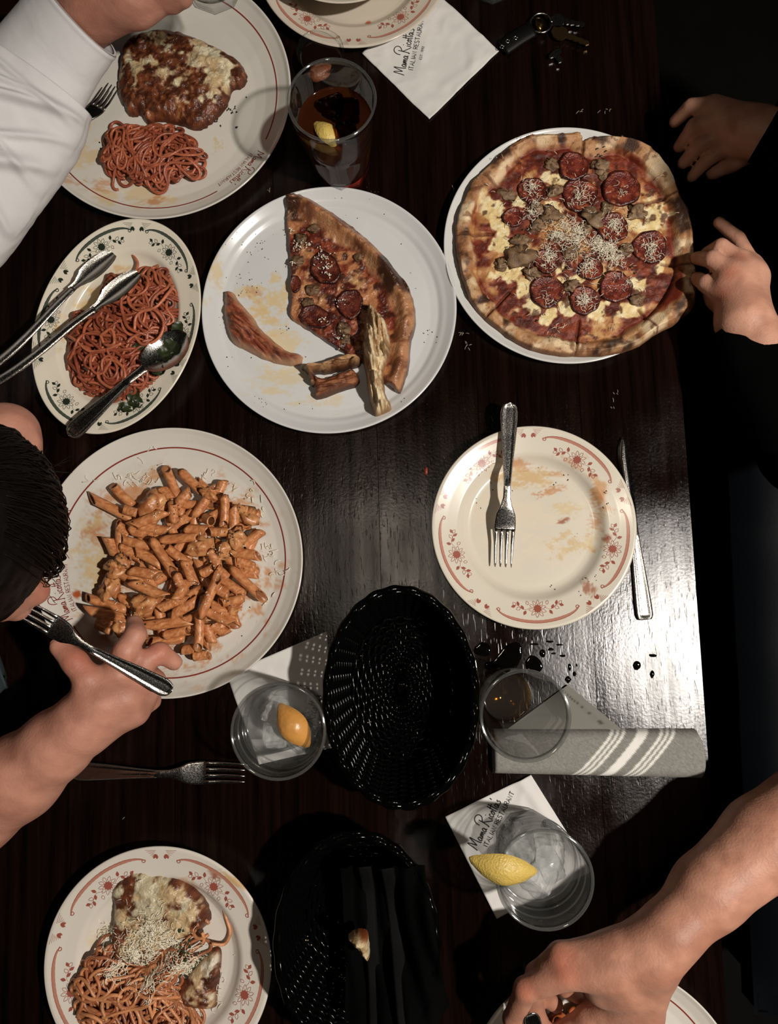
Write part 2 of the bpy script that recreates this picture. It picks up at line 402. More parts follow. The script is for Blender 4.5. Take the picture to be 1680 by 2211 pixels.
tab = thing('restaurant_table', 'dark varnished wooden plank table under all the plates', 'table', (e1[0]-.45*side[0], e1[1]-.45*side[1]+.2, 0))
PWD = 0.1215
for k in range(8):
    cx = e1-side*(PWD*(k+.5)); cy = cx+ed*.32
    wv, wf = box((0, 0, 0), (PWD/2-.0004, .98, .019))
    # worn, slightly rounded long edges
    prof = [(-1, -1), (-1, .975), (-.996, 1), (.996, 1), (1, .975), (1, -1)]
    ys = np.linspace(-.98, .98, 3); hw = PWD/2-.0001
    V = np.array([(a*hw, y, b*.019) for y in ys for a, b in prof]); nn = len(prof)
    Fc = [[i*nn+j, i*nn+(j+1) % nn, (i+1)*nn+(j+1) % nn, (i+1)*nn+j] for i in range(2) for j in range(nn)]
    Fc += [list(range(nn))[::-1], [2*nn+j for j in range(nn)]]
    o = obj('plank', mesh('plank', V, Fc, smooth=False), wood('dark_wood_%d' % k, k*3.7), tab)
    o.location = (cy[0]-tab.location[0], cy[1]-tab.location[1], TZ-.0192); o.rotation_euler = (0, 0, ang)
V, Fc = lathe([(0, .035), (.05, .035), (.05, .62), (.09, .68), (.3, .712), (0, .712)], 32)
obj('pedestal', mesh('pedestal', V, Fc), mat('dark_iron', (14, 13, 13), rough=.5), tab)
V, Fc = lathe([(0, 0), (.34, 0), (.34, .012), (.06, .035), (0, .035)], 32)
obj('foot', mesh('foot', V, Fc), bpy.data.materials['dark_iron'], tab)
# dark bench seat to the right of the table
c = P(1640, 1330, -.3)
bn = thing('bench', 'dark navy upholstered bench seat beside the table edge at right', 'bench', (c[0]+.2, c[1], 0))
mb = MB()
xs = np.linspace(-1, 1, 24); X, Y = np.meshgrid(xs, np.linspace(-1, 1, 40), indexing='ij')
Zs = .46-.05*np.clip(np.abs(X)**8+np.abs(Y)**20, 0, 1)+.006*np.sin(Y*24)*np.exp(-((X+.4)/.4)**2)
V = np.stack([X*.22, Y*.6, Zs], -1).reshape(-1, 3); i, j = np.meshgrid(np.arange(23), np.arange(39), indexing='ij')
q = np.stack([i*40+j, (i+1)*40+j, (i+1)*40+j+1, i*40+j+1], -1).reshape(-1, 4)
mb.add(V, q); mb.add(*box((0, 0, .385), (.215, .595, .028)))
mb.build('seat_cushion', mat('navy_vinyl', (7, 10, 14), rough=.6, spec=.12, bump=.2, bscale=200), bn)
mb = MB(); mb.add(*box((0, 0, .18), (.2, .57, .178))); mb.build('bench_base', bpy.data.materials['dark_floor'], bn, smooth=False)
# ------------------------------------------------------------------ printed marks: strokes mapped onto a surface
def ribbon(mb, pts, w, fn):
    p = np.asarray(pts, float)
    if len(p) < 2: return
    t = np.gradient(p, axis=0); t /= np.linalg.norm(t, axis=1)[:, None]+1e-12; nrm = np.stack([-t[:, 1], t[:, 0]], 1)
    w = np.broadcast_to(np.asarray(w, float), (len(p),))[:, None]
    A = p+nrm*w; B = p-nrm*w
    V = np.array([fn(u, v) for u, v in np.concatenate([A, B])]); n = len(p)
    mb.add(V, [[i, n+i, n+i+1, i+1] for i in range(n-1)])
def fill(mb, pts, fn):
    p = np.asarray(pts, float); c = p.mean(0)
    V = np.array([fn(u, v) for u, v in np.vstack([p, c])]); n = len(p)
    mb.add(V, [[i, (i+1) % n, n] for i in range(n)])
CAPS = {'I': [[(.15, 0), (.15, 1)]], 'T': [[(.3, 0), (.3, 1)], [(0, 1), (.6, 1)]], 'A': [[(0, 0), (.3, 1), (.6, 0)], [(.12, .35), (.48, .35)]],
        'L': [[(0, 1), (0, 0), (.45, 0)]], 'N': [[(0, 0), (0, 1), (.55, 0), (.55, 1)]],
        'R': [[(0, 0), (0, 1), (.35, 1), (.5, .85), (.5, .65), (.35, .5), (0, .5)], [(.25, .5), (.52, 0)]],
        'E': [[(.45, 0), (0, 0), (0, 1), (.45, 1)], [(0, .5), (.38, .5)]],
        'S': [[(.48, .85), (.35, 1), (.12, 1), (0, .8), (.08, .58), (.4, .42), (.5, .22), (.38, 0), (.12, 0), (0, .15)]],
        'U': [[(0, 1), (0, .2), (.12, 0), (.4, 0), (.52, .2), (.52, 1)]], '.': [[(.1, 0), (.1, .12)]],
        '1': [[(.05, .8), (.2, 1), (.2, 0)]], '9': [[(.45, .7), (.3, .5), (.1, .55), (0, .78), (.15, 1), (.38, 1), (.47, .7), (.4, .2), (.2, 0)]],
        '2': [[(0, .8), (.15, 1), (.4, 1), (.48, .75), (0, 0), (.5, 0)]]}
def caps(text, x0, y0, h, sp, mb, w, fn):
    x = x0
    for ch in text:
        if ch == ' ': x += .5*h; continue
        sk = CAPS[ch]; wd_ = max(p[0] for s in sk for p in s)
        for s in sk: ribbon(mb, [(x+a*h, y0+b*h) for a, b in s], w, fn)
        x += (wd_+sp)*h
    return x
def _a(x): return [(x+.22, .3), (x+.12, .38), (x+.02, .2), (x+.08, .02), (x+.18, .1), (x+.23, .34), (x+.24, .06), (x+.32, .04)]
SCRIPT = [[(0, 0), (.06, .3), (.14, .95), (.3, .42), (.36, .25), (.6, 1.02), (.62, .5), (.66, .06), (.74, .02)], _a(.76),
          [(1.08, .04), (1.12, .34), (1.15, .05), (1.2, .3), (1.26, .32), (1.28, .05), (1.34, .3), (1.4, .32), (1.42, .05), (1.48, .05)], _a(1.5),
          [(2.12, .95), (2.1, .5), (2.05, 0), (1.98, .06)], [(1.78, .7), (1.8, 1.0), (2.0, 1.28), (2.3, 1.3), (2.48, 1.1), (2.42, .82), (2.12, .6), (2.3, .3), (2.5, .02), (2.62, -.06)],
          [(2.66, .34), (2.66, .06), (2.74, .05)], [(2.7, .6), (2.71, .66)], [(2.98, .32), (2.88, .38), (2.8, .2), (2.88, .03), (3.0, .08)],
          [(3.14, .38), (3.04, .2), (3.12, .03), (3.22, .18), (3.14, .38), (3.3, .3)], [(3.36, .85), (3.35, .1), (3.42, .03)], [(3.28, .55), (3.7, .62)],
          [(3.54, .88), (3.53, .1), (3.6, .03)], _a(3.64), [(4.0, .75), (4.04, .95)], [(4.22, .36), (4.1, .3), (4.2, .16), (4.14, .02), (4.0, .04)]]
def logo(mb, fn, s, w, est=True, flip=1):
    """handwritten line over spaced capitals; s = cap height of the script line in metres, origin at the middle"""
    x0 = -2.1*s
    for st in SCRIPT:
        p = spline([(x0+a*s, b*s) for a, b in st], 4) if len(st) > 2 else [(x0+a*s, b*s) for a, b in st]
        ribbon(mb, p, w, fn)
    caps('ITALIAN RESTAURANT', x0+.55*s, -.62*s, .38*s, .22, mb, w*.75, fn)
    if est: caps('EST. 1992', x0+1.6*s, -1.15*s, .2*s, .3, mb, w*.5, fn)
# floral sprig: u along the rim, v outward, metres
def leaf(mb, ml, x, y, a, l, w, fn, solid=True):
    t = np.linspace(0, 1, 7); up = np.sin(t*math.pi)*w*(1-.3*t)
    pts = np.concatenate([np.stack([t*l, up], 1), np.stack([t[::-1]*l, -up[::-1]], 1)[1:-1]])
    ca, sa = math.cos(a), math.sin(a); pts = np.stack([x+pts[:, 0]*ca-pts[:, 1]*sa, y+pts[:, 0]*sa+pts[:, 1]*ca], 1)
    if solid: fill(mb, pts, fn)
    else: ribbon(mb, np.vstack([pts, pts[:1]]), .00024, fn)
def sprig(mb, ml, fn, s=1.0):
    s = s*1.35
    for k in range(10):
        a = 2*math.pi*k/10+.2; leaf(mb, ml, math.cos(a)*.0032*s, math.sin(a)*.0032*s, a, .0046*s, .0014*s, fn, False)
    fill(mb, [(math.cos(a)*.0033*s, math.sin(a)*.0033*s) for a in np.linspace(0, 2*math.pi, 12, endpoint=False)], fn)
    for sg in (-1, 1):
        ribbon(mb, spline([(sg*.006*s, -.001*s), (sg*.011*s, .0015*s), (sg*.017*s, -.001*s), (sg*.021*s, -.0005*s)], 3), .00016, fn)
        for x, y, a, l, so in ((.010, .002, 1.2, .0045, True), (.012, .0015, -.9, .0045, True), (.015, 0, .7, .0042, False), (.0165, -.001, -1.0, .0045, True),
                               (.0195, -.0005, .5, .0040, True), (.0195, -.001, -.6, .0036, False), (.0085, -.003, -1.1, .0036, False)):
            aa = a if sg > 0 else math.pi-a
            leaf(mb, ml, sg*x*s, y*s, aa, l*s, .0015*s, fn, so)
def wing(mb, fn, s=1.0):
    s = s*1.3
    for sg in (-1, 1):
        for k in range(5):
            ribbon(mb, [(sg*(.004+.0006*k)*s, (.0028-.0009*k)*s), (sg*(.0125-.0012*k)*s, (.0036-.0016*k)*s)], .00017, fn)
        for x, y, a in ((.0030, -.001, -.3), (.0034, -.001, -1.5), (.0044, -.0012, -.9)):
            leaf(mb, mb, sg*x*s, y*s, a if sg > 0 else math.pi-a, .0038*s, .0014*s, fn, True)
def arcband(mb, mw, fn, u0, u1, v, s=1.0):
    n = 72; u = np.linspace(u0, u1, n); e = np.minimum(u-u0, u1-u)/(.012*s)
    vv = v-.0042*s*np.exp(-e*1.6)-.0011*s*(1-np.clip(e/4, 0, 1))
    wv = .0016*s*np.clip(.35+e*.35, .25, 1)*(1+.16*np.abs(np.sin(u/(.0028*s)*math.pi/2)))
    ribbon(mw, np.stack([u, vv], 1), wv, lambda a, b: fn(a, b)+np.array((0, 0, -.00004)))
    ribbon(mb, np.stack([u, vv+wv*.85], 1), .0003, fn)
    for sg, ue in ((1, u0), (-1, u1)):
        a = np.linspace(-.4, 4.6, 14); r = .0024*s*(1-.13*a/1.2)
        ve = v-.0042*s-.0011*s
        ribbon(mb, np.stack([ue+sg*(.0020*s-np.cos(a)*r), ve-np.sin(a)*r], 1), .00042*s, fn)
# ------------------------------------------------------------------ plates
PROF_COUPE = [(0, .0055), (.72, .0055), (.80, .007), (.90, .012), (.965, .0175), (.985, .0205), (.995, .0215), (1.0, .0205), (.992, .0175), (.95, .0125), (.8, .004), (.62, .001), (.58, .0), (.56, .0022), (0, .0024)]
PROF_RIM = [(0, .0062), (.60, .0062), (.64, .007), (.68, .0105), (.715, .0155), (.74, .0172), (.85, .0198), (.965, .0232), (.99, .0238), (1.0, .0228), (.99, .0208), (.85, .0166), (.72, .0125), (.64, .004), (.6, .0002), (.57, .0), (.55, .0026), (0, .0028)]
PROF_FLAT = [(0, .0052), (.80, .0052), (.86, .0065), (.895, .0100), (.925, .0118), (.96, .0152), (.985, .0178), (.995, .018), (1.0, .017), (.98, .0138), (.88, .005), (.8, .0), (.77, .0), (.75, .0025), (0, .0028)]
def plate(name, label, cat, c, r, prof, base=(213, 208, 198), stains=(), group=None, ab=(1, 1), rot=0.0, z0=0.0, seed=1, part='plate_body'):
    loc = np.array((c[0], c[1], TZ+z0)); root = thing(name, label, cat, loc, group=group)
    pr = np.asarray(prof, float); top = int(np.argmax(pr[:, 1]))
    d = [pr[0]]
    for q_, (a, b) in enumerate(zip(pr[:-1], pr[1:])):
        n = max(1, int(abs(b[0]-a[0])*r/.0016)) if q_ < top else 1
        for k in range(1, n+1): d.append(a+(b-a)*k/n)
    d = np.array(d); d[:, 0] = np.maximum(d[:, 0], .004)
    V, Fc = lathe(np.stack([d[:, 0]*r, d[:, 1]], 1), 280)
    x, y = V[:, 0]*ab[0], V[:, 1]*ab[1]; ca, sa = math.cos(rot), math.sin(rot)
    V[:, 0], V[:, 1] = x*ca-y*sa, x*sa+y*ca
    X, Y = V[:, 0]+loc[0], V[:, 1]+loc[1]
    col = np.tile(np.array(base, float), (len(V), 1))
    col *= (1-.03*fbm(X, Y, 25, seed))[:, None]
    for (px, py, rx, ry, a, cc, st, fq) in stains:
        q = P(px, py, .007); sc = 1/1839.
        ca2, sa2 = math.cos(a), math.sin(a); dx = (X-q[0]); dy = (Y-q[1])
        u = (dx*ca2+dy*sa2)/(rx*sc); v = (-dx*sa2+dy*ca2)/(ry*sc); rr = np.hypot(u, v)
        kx = min(1.0, (ry/rx)**.5); ky = min(1.0, (rx/ry)**.5); n = fbm((dx*ca2+dy*sa2)*kx, (-dx*sa2+dy*ca2)*ky*1.25, fq*1.35, seed+int(px) % 97, 5)
        msk = np.clip(sm(.05, .5, (1-rr)*.5+(n-.5)*1.7+(fbm(dx*ca2+dy*sa2, (-dx*sa2+dy*ca2)*2.2, fq*4.5, seed+5, 3)-.5)*.9)*sm(1.5, .9, rr)*st*.8, 0, 1)
        col = col*(1-msk[:, None])+np.array(cc, float)*msk[:, None]
    V = np.vstack([V, [[0, 0, pr[0, 1]], [0, 0, pr[-1, 1]]]]); n = len(V); last = (len(d)-1)*280
    Fl = Fc.tolist()+[[n-2, (k+1) % 280, k] for k in range(280)]+[[n-1, last+k, last+(k+1) % 280] for k in range(280)]
    col = np.vstack([col, col[:1], col[-1:]])
    obj(part, mesh(part, V, [f[::-1] for f in Fl], col), M['porcelain'], root)
    tr, tz = pr[:top+1, 0]*r, pr[:top+1, 1]
    def zr(X, Y):
        dx = np.asarray(X)-loc[0]; dy = np.asarray(Y)-loc[1]
        u = (dx*ca+dy*sa)/ab[0]; v = (-dx*sa+dy*ca)/ab[1]
        return TZ+z0+np.interp(np.hypot(u, v), tr, tz)
    def rim(theta, rad, sgn=1):
        """map (u along rim, v outward) about the rim point at angle theta, fraction rad, local coordinates"""
        def fn(u, v):
            rr = rad*r+v; th = theta-sgn*u/(rad*r)
            px, py = rr*math.cos(th)*ab[0], rr*math.sin(th)*ab[1]
            lx, ly = px*ca-py*sa, px*sa+py*ca
            return np.array((lx, ly, np.interp(rr, tr, tz)+.00022))
        return fn
    return root, zr, rim, loc
def ringline(root, rim, r, rad, a0, a1, w=.0008):
    mb = MB(); n = 200; ribbon(mb, np.stack([np.linspace(a0, a1, n)*rad*r, np.zeros(n)], 1), w, rim(0, rad, -1))
    mb.build('rim_line', M['line_print'], root, label='thin dark red line round the rim')
def floral(root, rim, r, a0, ns, rad_f, rad_a, mpr, mwash, s=1.0, angs=None):
    mb = MB(); mw = MB()
    for k in range(ns):
        th = (a0+k*2*math.pi/ns) if angs is None else angs[k]
        sprig(mb, mb, rim(th, rad_f), s)
        h = math.pi/ns*rad_a*r
        arcband(mb, mw, rim(th, rad_a), -h*.74, h*.74, 0, s)
        wing(mb, rim(th+math.pi/ns, rad_a+.01), s)
    mw.build('border_print', mwash, root, smooth=False); mb.build('flower_print', mpr, root, smooth=False)
OR = (186, 126, 82); YE = (208, 180, 130); RD = (138, 72, 48)
plates = {}
# ------------------------------------------------------------------ cutlery builders (local: handle end at y=0, along +Y, lying on z=0)
def placed(name, label, cat, p0, p1, L, group=None, roll=0.0):
    """root whose +Y runs from world point p0 to p1 (handle end at p0), z up"""
    p0 = np.asarray(p0); p1 = np.asarray(p1); y = (p1-p0)/np.linalg.norm(p1-p0)
    x = np.cross(y, (0, 0, 1)); x /= np.linalg.norm(x); z = np.cross(x, y)
    q = Matrix((x, y, z)).transposed().to_quaternion()
    if roll: q = q @ Euler((0, roll, 0)).to_quaternion()
    return thing(name, label, cat, p0, q, group)
def beads(path, r, closed=False):
    mb = MB(); oc = np.array([(1, 0, 0), (-1, 0, 0), (0, 1, 0), (0, -1, 0), (0, 0, 1), (0, 0, -1)], float)*r
    of = [[0, 2, 4], [2, 1, 4], [1, 3, 4], [3, 0, 4], [2, 0, 5], [1, 2, 5], [3, 1, 5], [0, 3, 5]]
    p = np.asarray(path, float); s = np.r_[0, np.cumsum(np.linalg.norm(np.diff(p, axis=0), axis=1))]
    n = int(s[-1]/(2.0*r)); t = np.linspace(0, s[-1], n)
    for q in np.stack([np.interp(t, s, p[:, k]) for k in range(3)], 1): mb.add(oc+q, of)
    return mb
HANDW = [(0, .0004), (.001, .0042), (.003, .0072), (.007, .0094), (.012, .0102), (.02, .0101), (.045, .0083), (.075, .0056), (.098, .0041)]
def handle_part(root, L0, zc, extra_w=(), thick=.0014, head=None, name='handle', beaded=True):
    """flat handle with a hollowed middle and beaded edge; extra_w continues widths to the head"""
    w = np.array(HANDW+list(extra_w)); ys = np.concatenate([np.linspace(0, .012, 14), np.linspace(.014, w[-1, 0], 60)])
    hw = np.interp(ys, w[:, 0], w[:, 1]); us = np.linspace(-1, 1, 13); V = []; n = len(us)
    for y, h in zip(ys, hw):
        z = np.interp(y, *zc)
        fl = np.clip(1-(y/.098), 0, 1) > 0
        top = thick*(1-.5*us**2)
        if y < .1: top = top-np.where(np.abs(us) < .62, .0012, 0)*sm(.0, .006, y)*(1-sm(.088, .1, y))*sm(.6, .5, np.abs(us)) if True else top
        V += [(u*h, y, z+t) for u, t in zip(us, top)]
    k = len(ys); V = np.array(V); B = V.copy(); B[:, 2] = np.repeat([np.interp(y, *zc)-thick*.3 for y in ys], n)
    i, j = np.meshgrid(np.arange(k-1), np.arange(n-1), indexing='ij')
    q = np.stack([i*n+j, i*n+j+1, (i+1)*n+j+1, (i+1)*n+j], -1).reshape(-1, 4)
    fs = q.tolist()+(q[:, ::-1]+k*n).tolist()
    for a in range(k-1):
        fs.append([a*n, (a+1)*n, (a+1)*n+k*n, a*n+k*n]); fs.append([a*n+n-1, a*n+n-1+k*n, (a+1)*n+n-1+k*n, (a+1)*n+n-1])
    fs.append([t for t in range(n)]+[t+k*n for t in range(n)][::-1]); e = (k-1)*n; fs.append([e+t for t in range(n)][::-1]+[e+t+k*n for t in range(n)])
    obj(name, mesh(name, np.vstack([V, B]), fs), M['steel'], root)
    if beaded:
        yy = np.linspace(.098, .0022, 40); ww = np.interp(yy, w[:, 0], w[:, 1])*.86
        L_ = np.stack([-ww, yy, np.interp(yy, *zc)+thick*.75], 1); R_ = L_[::-1]*np.array((-1, 1, 1))
        beads(np.vstack([L_, R_]), .0008).build('beaded_edge', M['bead'], root, smooth=False)
FORKZ = (np.array([0, .04, .1, .125, .145, .165, .195]), np.array([.0030, .006, .013, .011, .0062, .004, .0062]))
def fork(name, label, p0, p1, group=None, cat='fork', roll=0.0):
    L = np.linalg.norm(np.asarray(p1)-np.asarray(p0)); root = placed(name, label, cat, p0, p1, L, group, roll)
    handle_part(root, L, FORKZ, [(.112, .0042), (.122, .0068), (.132, .0112), (.142, .0124), (.150, .0124)])
    for k in range(4):
        x0 = (k-1.5)*.0066; ys = np.linspace(.148, .193, 9)
        pts = np.stack([np.full(9, x0)*np.linspace(1, .93, 9), ys, np.interp(ys, *FORKZ)+.0006], 1)
        w = np.linspace(.0024, .0011, 9); w[-1] = .0005
        V, Fc = sweep(pts, np.stack([w, np.full(9, .0009)], 1), 8); o = obj('tine', mesh('tine', V, Fc), M['steel'], root)
    root.scale = (1, L/.193, 1) if abs(L/.193-1) > .3 else (L/.193,)*3
    return root
# ------------------------------------------------------------------ glasses
def facet(nf, lo, hi, amt):
    def f(z, a):
        k = np.cos(math.pi/nf)/np.cos((a % (2*math.pi/nf))-math.pi/nf)
        t = (1-sm(lo, hi, z))*amt
        return 1-t+t*k
    return f
def tumbler(name, label, loc, h, rb, rt, base=.014, wall=.0026, nf=9, fl=.4, belly=0.0, cat='glass', group=None, fa=1.0, bm=None, wm=None):
    root = thing(name, label, cat, loc, group=group)
    z = np.linspace(0, 1, 22); rr = rb+(rt-rb)*(z**.8)+belly*np.sin(z*math.pi)
    out = [(0.0001, 0), (rb*.82, 0), (rb*.97, .0012)]+[(r, .003+(h-.0042)*t) for r, t in zip(rr, z)]+[(rt+.0002, h-.0010), (rt, h-.0004), (rt-.0006, h), (rt-wall*.5, h+.0003), (rt-wall+.0006, h), (rt-wall, h-.0005), (rt-wall-.0002, h-.0011)]
    inn = [(r-wall, .003+(h-.0042)*t) for r, t in zip(rr[::-1], z[::-1]) if .003+(h-.0042)*t > base+.004]
    inn += [(rb-wall*1.3, base+.002), (rb*.75, base), (0.0001, base-.001)]
    V, Fc = lathe(out+inn, nf*8, facet(nf, h*fl*.8, h*fl, fa))
    obj('glass_wall', mesh('glass_wall', V, Fc), wm or M['glass'], root)
    V, Fc = lathe([(.0001, .0006), (rb*.9, .0006), (rb*.95, base*.55), (rb*.72, base-.0012), (.0001, base-.0022)], nf*8, facet(nf, 1, 2, fa))
    obj('glass_base', mesh('glass_base', V, Fc, smooth=False), bm or M['glass_base'], root)
    a = np.linspace(0, 2*math.pi, 97)
    def ring(nm, r_, z_, t_):
        V, Fc = sweep(np.stack([r_*np.cos(a), r_*np.sin(a), 0*a+z_], 1), t_, 8, caps=False); obj(nm, mesh(nm, V, Fc), M['rim_glass'], root)
    ring('rim', rt-wall*.5, h-.0004, .0016)
    if wm is not None:
        for q in (.80, .66, .50): ring('refraction_ring', float(np.interp(h*q, .003+(h-.0042)*z, rr))-wall*.5, h*q, .0008)  # added rings, shaped to imitate refraction lines in the wall
    def rin(zz): return float(np.interp(zz, .003+(h-.0042)*z, rr)-wall-.0002)
    return root, rin
def liquid(root, rin, z0, z1, m, name='water', nf=0, ripple=.0006):
    n = 72; zz = np.linspace(z0, z1, 10); mod = None
    V, Fc = lathe([(.0001, z0)]+[(rin(z), z) for z in zz]+[(rin(z1)*.998, z1+.0016), (rin(z1)*.985, z1+.0012), (rin(z1)*.96, z1+.0004), (rin(z1)*.93, z1+.0001)]+[(rin(z1)*f, z1) for f in (.88, .75, .6, .45, .3, .15, .002)], n)
    if ripple:
        t = (V[:, 2] > z1-1e-6) & (np.hypot(V[:, 0], V[:, 1]) < rin(z1)*.9); r = np.hypot(V[:, 0], V[:, 1]); V[t, 2] += (fbm(V[t, 0], V[t, 1], 90, 3)-.5)*ripple*2*(1-(r[t]/rin(z1))**6)
    return obj(name, mesh(name, V, Fc), m, root)
def ice(c, s, rot, root=None, name='ice_cube', m=None):
    n = 7; g = np.linspace(-1, 1, n); V = []; Fc = []
    for ax in range(3):
        for sg in (-1, 1):
            o = len(V)
            for a in g:
                for b in g:
                    p = np.zeros(3); p[ax] = sg; p[(ax+1) % 3] = a; p[(ax+2) % 3] = b
                    q = p/np.linalg.norm(p, 9)*(1+.05*math.sin(7*a+3*b+ax)); V.append(q)
            for i in range(n-1):
                for j in range(n-1):
                    f = [o+i*n+j, o+(i+1)*n+j, o+(i+1)*n+j+1, o+i*n+j+1]; Fc.append(f if sg > 0 else f[::-1])
    R_ = np.array(Euler(rot).to_matrix()); V = (np.array(V)*s)@R_.T+np.asarray(c)
    return obj(name, mesh(name, V, Fc, smooth=False), m or M['ice'], root)
def lemon_wedge(name, label, p0, p1, rad, arc, up, group=None, rindm=None):
    """wedge of lemon from tip p0 to tip p1, rind bulging towards `up`"""
    p0 = np.asarray(p0, float); p1 = np.asarray(p1, float); mid = (p0+p1)/2; L = np.linalg.norm(p1-p0)
    root = thing(name, label, 'lemon', mid); ax = (p1-p0)/L; up = np.asarray(up, float); up = up-ax*(up@ax); up /= np.linalg.norm(up); sd = np.cross(ax, up)
    n, m_ = 26, 18; t = np.linspace(-1, 1, n)
    r = rad*(np.clip(1-np.abs(t)**1.75, 0, 1)**.80*.97+.10*np.exp(-((np.abs(t)-1)/.10)**2)); r[0] = r[-1] = rad*.05
    a = np.linspace(-arc/2, arc/2, m_)
    V = np.array([ax*(tt*L/2)+up*(rr*math.cos(b)-rad*.45)+sd*(rr*math.sin(b)) for tt, rr in zip(t, r) for b in a])
    V += (fbm(V[:, 0]*1+V[:, 2], V[:, 1], 240, 3)-.5)[:, None]*up*.0012
    i, j = np.meshgrid(np.arange(n-1), np.arange(m_-1), indexing='ij')
    q = np.stack([i*m_+j, (i+1)*m_+j, (i+1)*m_+j+1, i*m_+j+1], -1).reshape(-1, 4)
    obj('rind', mesh('rind', V, q), rindm or M['rind'], root)
    C = np.array([ax*(tt*L/2*.96)-up*rad*.42 for tt in t])
    mb = MB()
    for col in (0, m_-1):
        E = V.reshape(n, m_, 3)[:, col]; lay = [C+(E-C)*f for f in np.linspace(0, .995, 6)]
        W = np.stack(lay, 1).reshape(-1, 3); nn = 6
        i, j = np.meshgrid(np.arange(n-1), np.arange(nn-1), indexing='ij')
        mb.add(W, np.stack([i*nn+j, (i+1)*nn+j, (i+1)*nn+j+1, i*nn+j+1], -1).reshape(-1, 4))
    mb.build('flesh', M['flesh'], root)
    return root
# ------------------------------------------------------------------ stuff builders
def top_z(x, y, h=.08):
    dg = bpy.context.evaluated_depsgraph_get(); out = []
    for a, b in zip(np.atleast_1d(x), np.atleast_1d(y)):
        hit = SC.ray_cast(dg, (float(a), float(b), TZ+h), (0, 0, -1)); out.append(hit[1][2] if hit[0] else TZ)
    return np.array(out)
def shreds(name, heaps, zf, m, n_per, L=(.004, .009), r=.00042, parent=None, off=None, label=None, cat=None, seed=5, lift=.0012):
    g = np.random.default_rng(seed); mb = MB()
    for (px, py, rad), n in zip(heaps, n_per):
        c = P(px, py, .012)
        for _ in range(n):
            a = g.uniform(0, 6.28); d = rad/1839*abs(g.normal(0, .55)); x, y = c[0]+d*math.cos(a), c[1]+d*math.sin(a)
            l = g.uniform(*L); h = g.uniform(0, 6.28); cv = g.normal(0, 170); k = 5; s = np.linspace(-l/2, l/2, k); th = h+cv*s
            xs = x+np.cumsum(np.cos(th))*l/k; ys = y+np.cumsum(np.sin(th))*l/k
            z = np.asarray(zf(xs, ys))+r+abs(g.normal(0, lift))+np.array([0, 1, 1.3, 1, 0])*g.uniform(0, .0011)
            V, Fc = sweep(np.stack([xs, ys, z], 1), r*g.uniform(.7, 1.2), 4); mb.add(V, Fc)
    o = mb.build(name, m, parent, off, label=label, kind='stuff')
    if cat: o['category'] = cat
    return o
def specks(name, pts, zf, m, r=(.0004, .001), parent=None, off=None, label=None, cat=None, seed=3):
    """irregular flat crumbs at pixel positions (px,py,spread px,count)"""
    g = np.random.default_rng(seed); mb = MB()
    for px, py, sp, n in pts:
        c = P(px, py, .008)
        for _ in range(n):
            x = c[0]+g.normal(0, sp/1839); y = c[1]+g.normal(0, sp/1839); rr = g.uniform(*r); k = 6
            z = float(zf(x, y)); a = np.linspace(0, 2*math.pi, k, endpoint=False)+g.uniform(0, 1); q = rr*g.uniform(.5, 1.25, k)
            V = [(x+q[i]*math.cos(a[i]), y+q[i]*math.sin(a[i]), z+.0001) for i in range(k)]+[(x, y, z+rr*.55)]
            mb.add(V, [[i, (i+1) % k, k] for i in range(k)])
    o = mb.build(name, m, parent, off, label=label, kind='stuff')
    if cat: o['category'] = cat
    return o
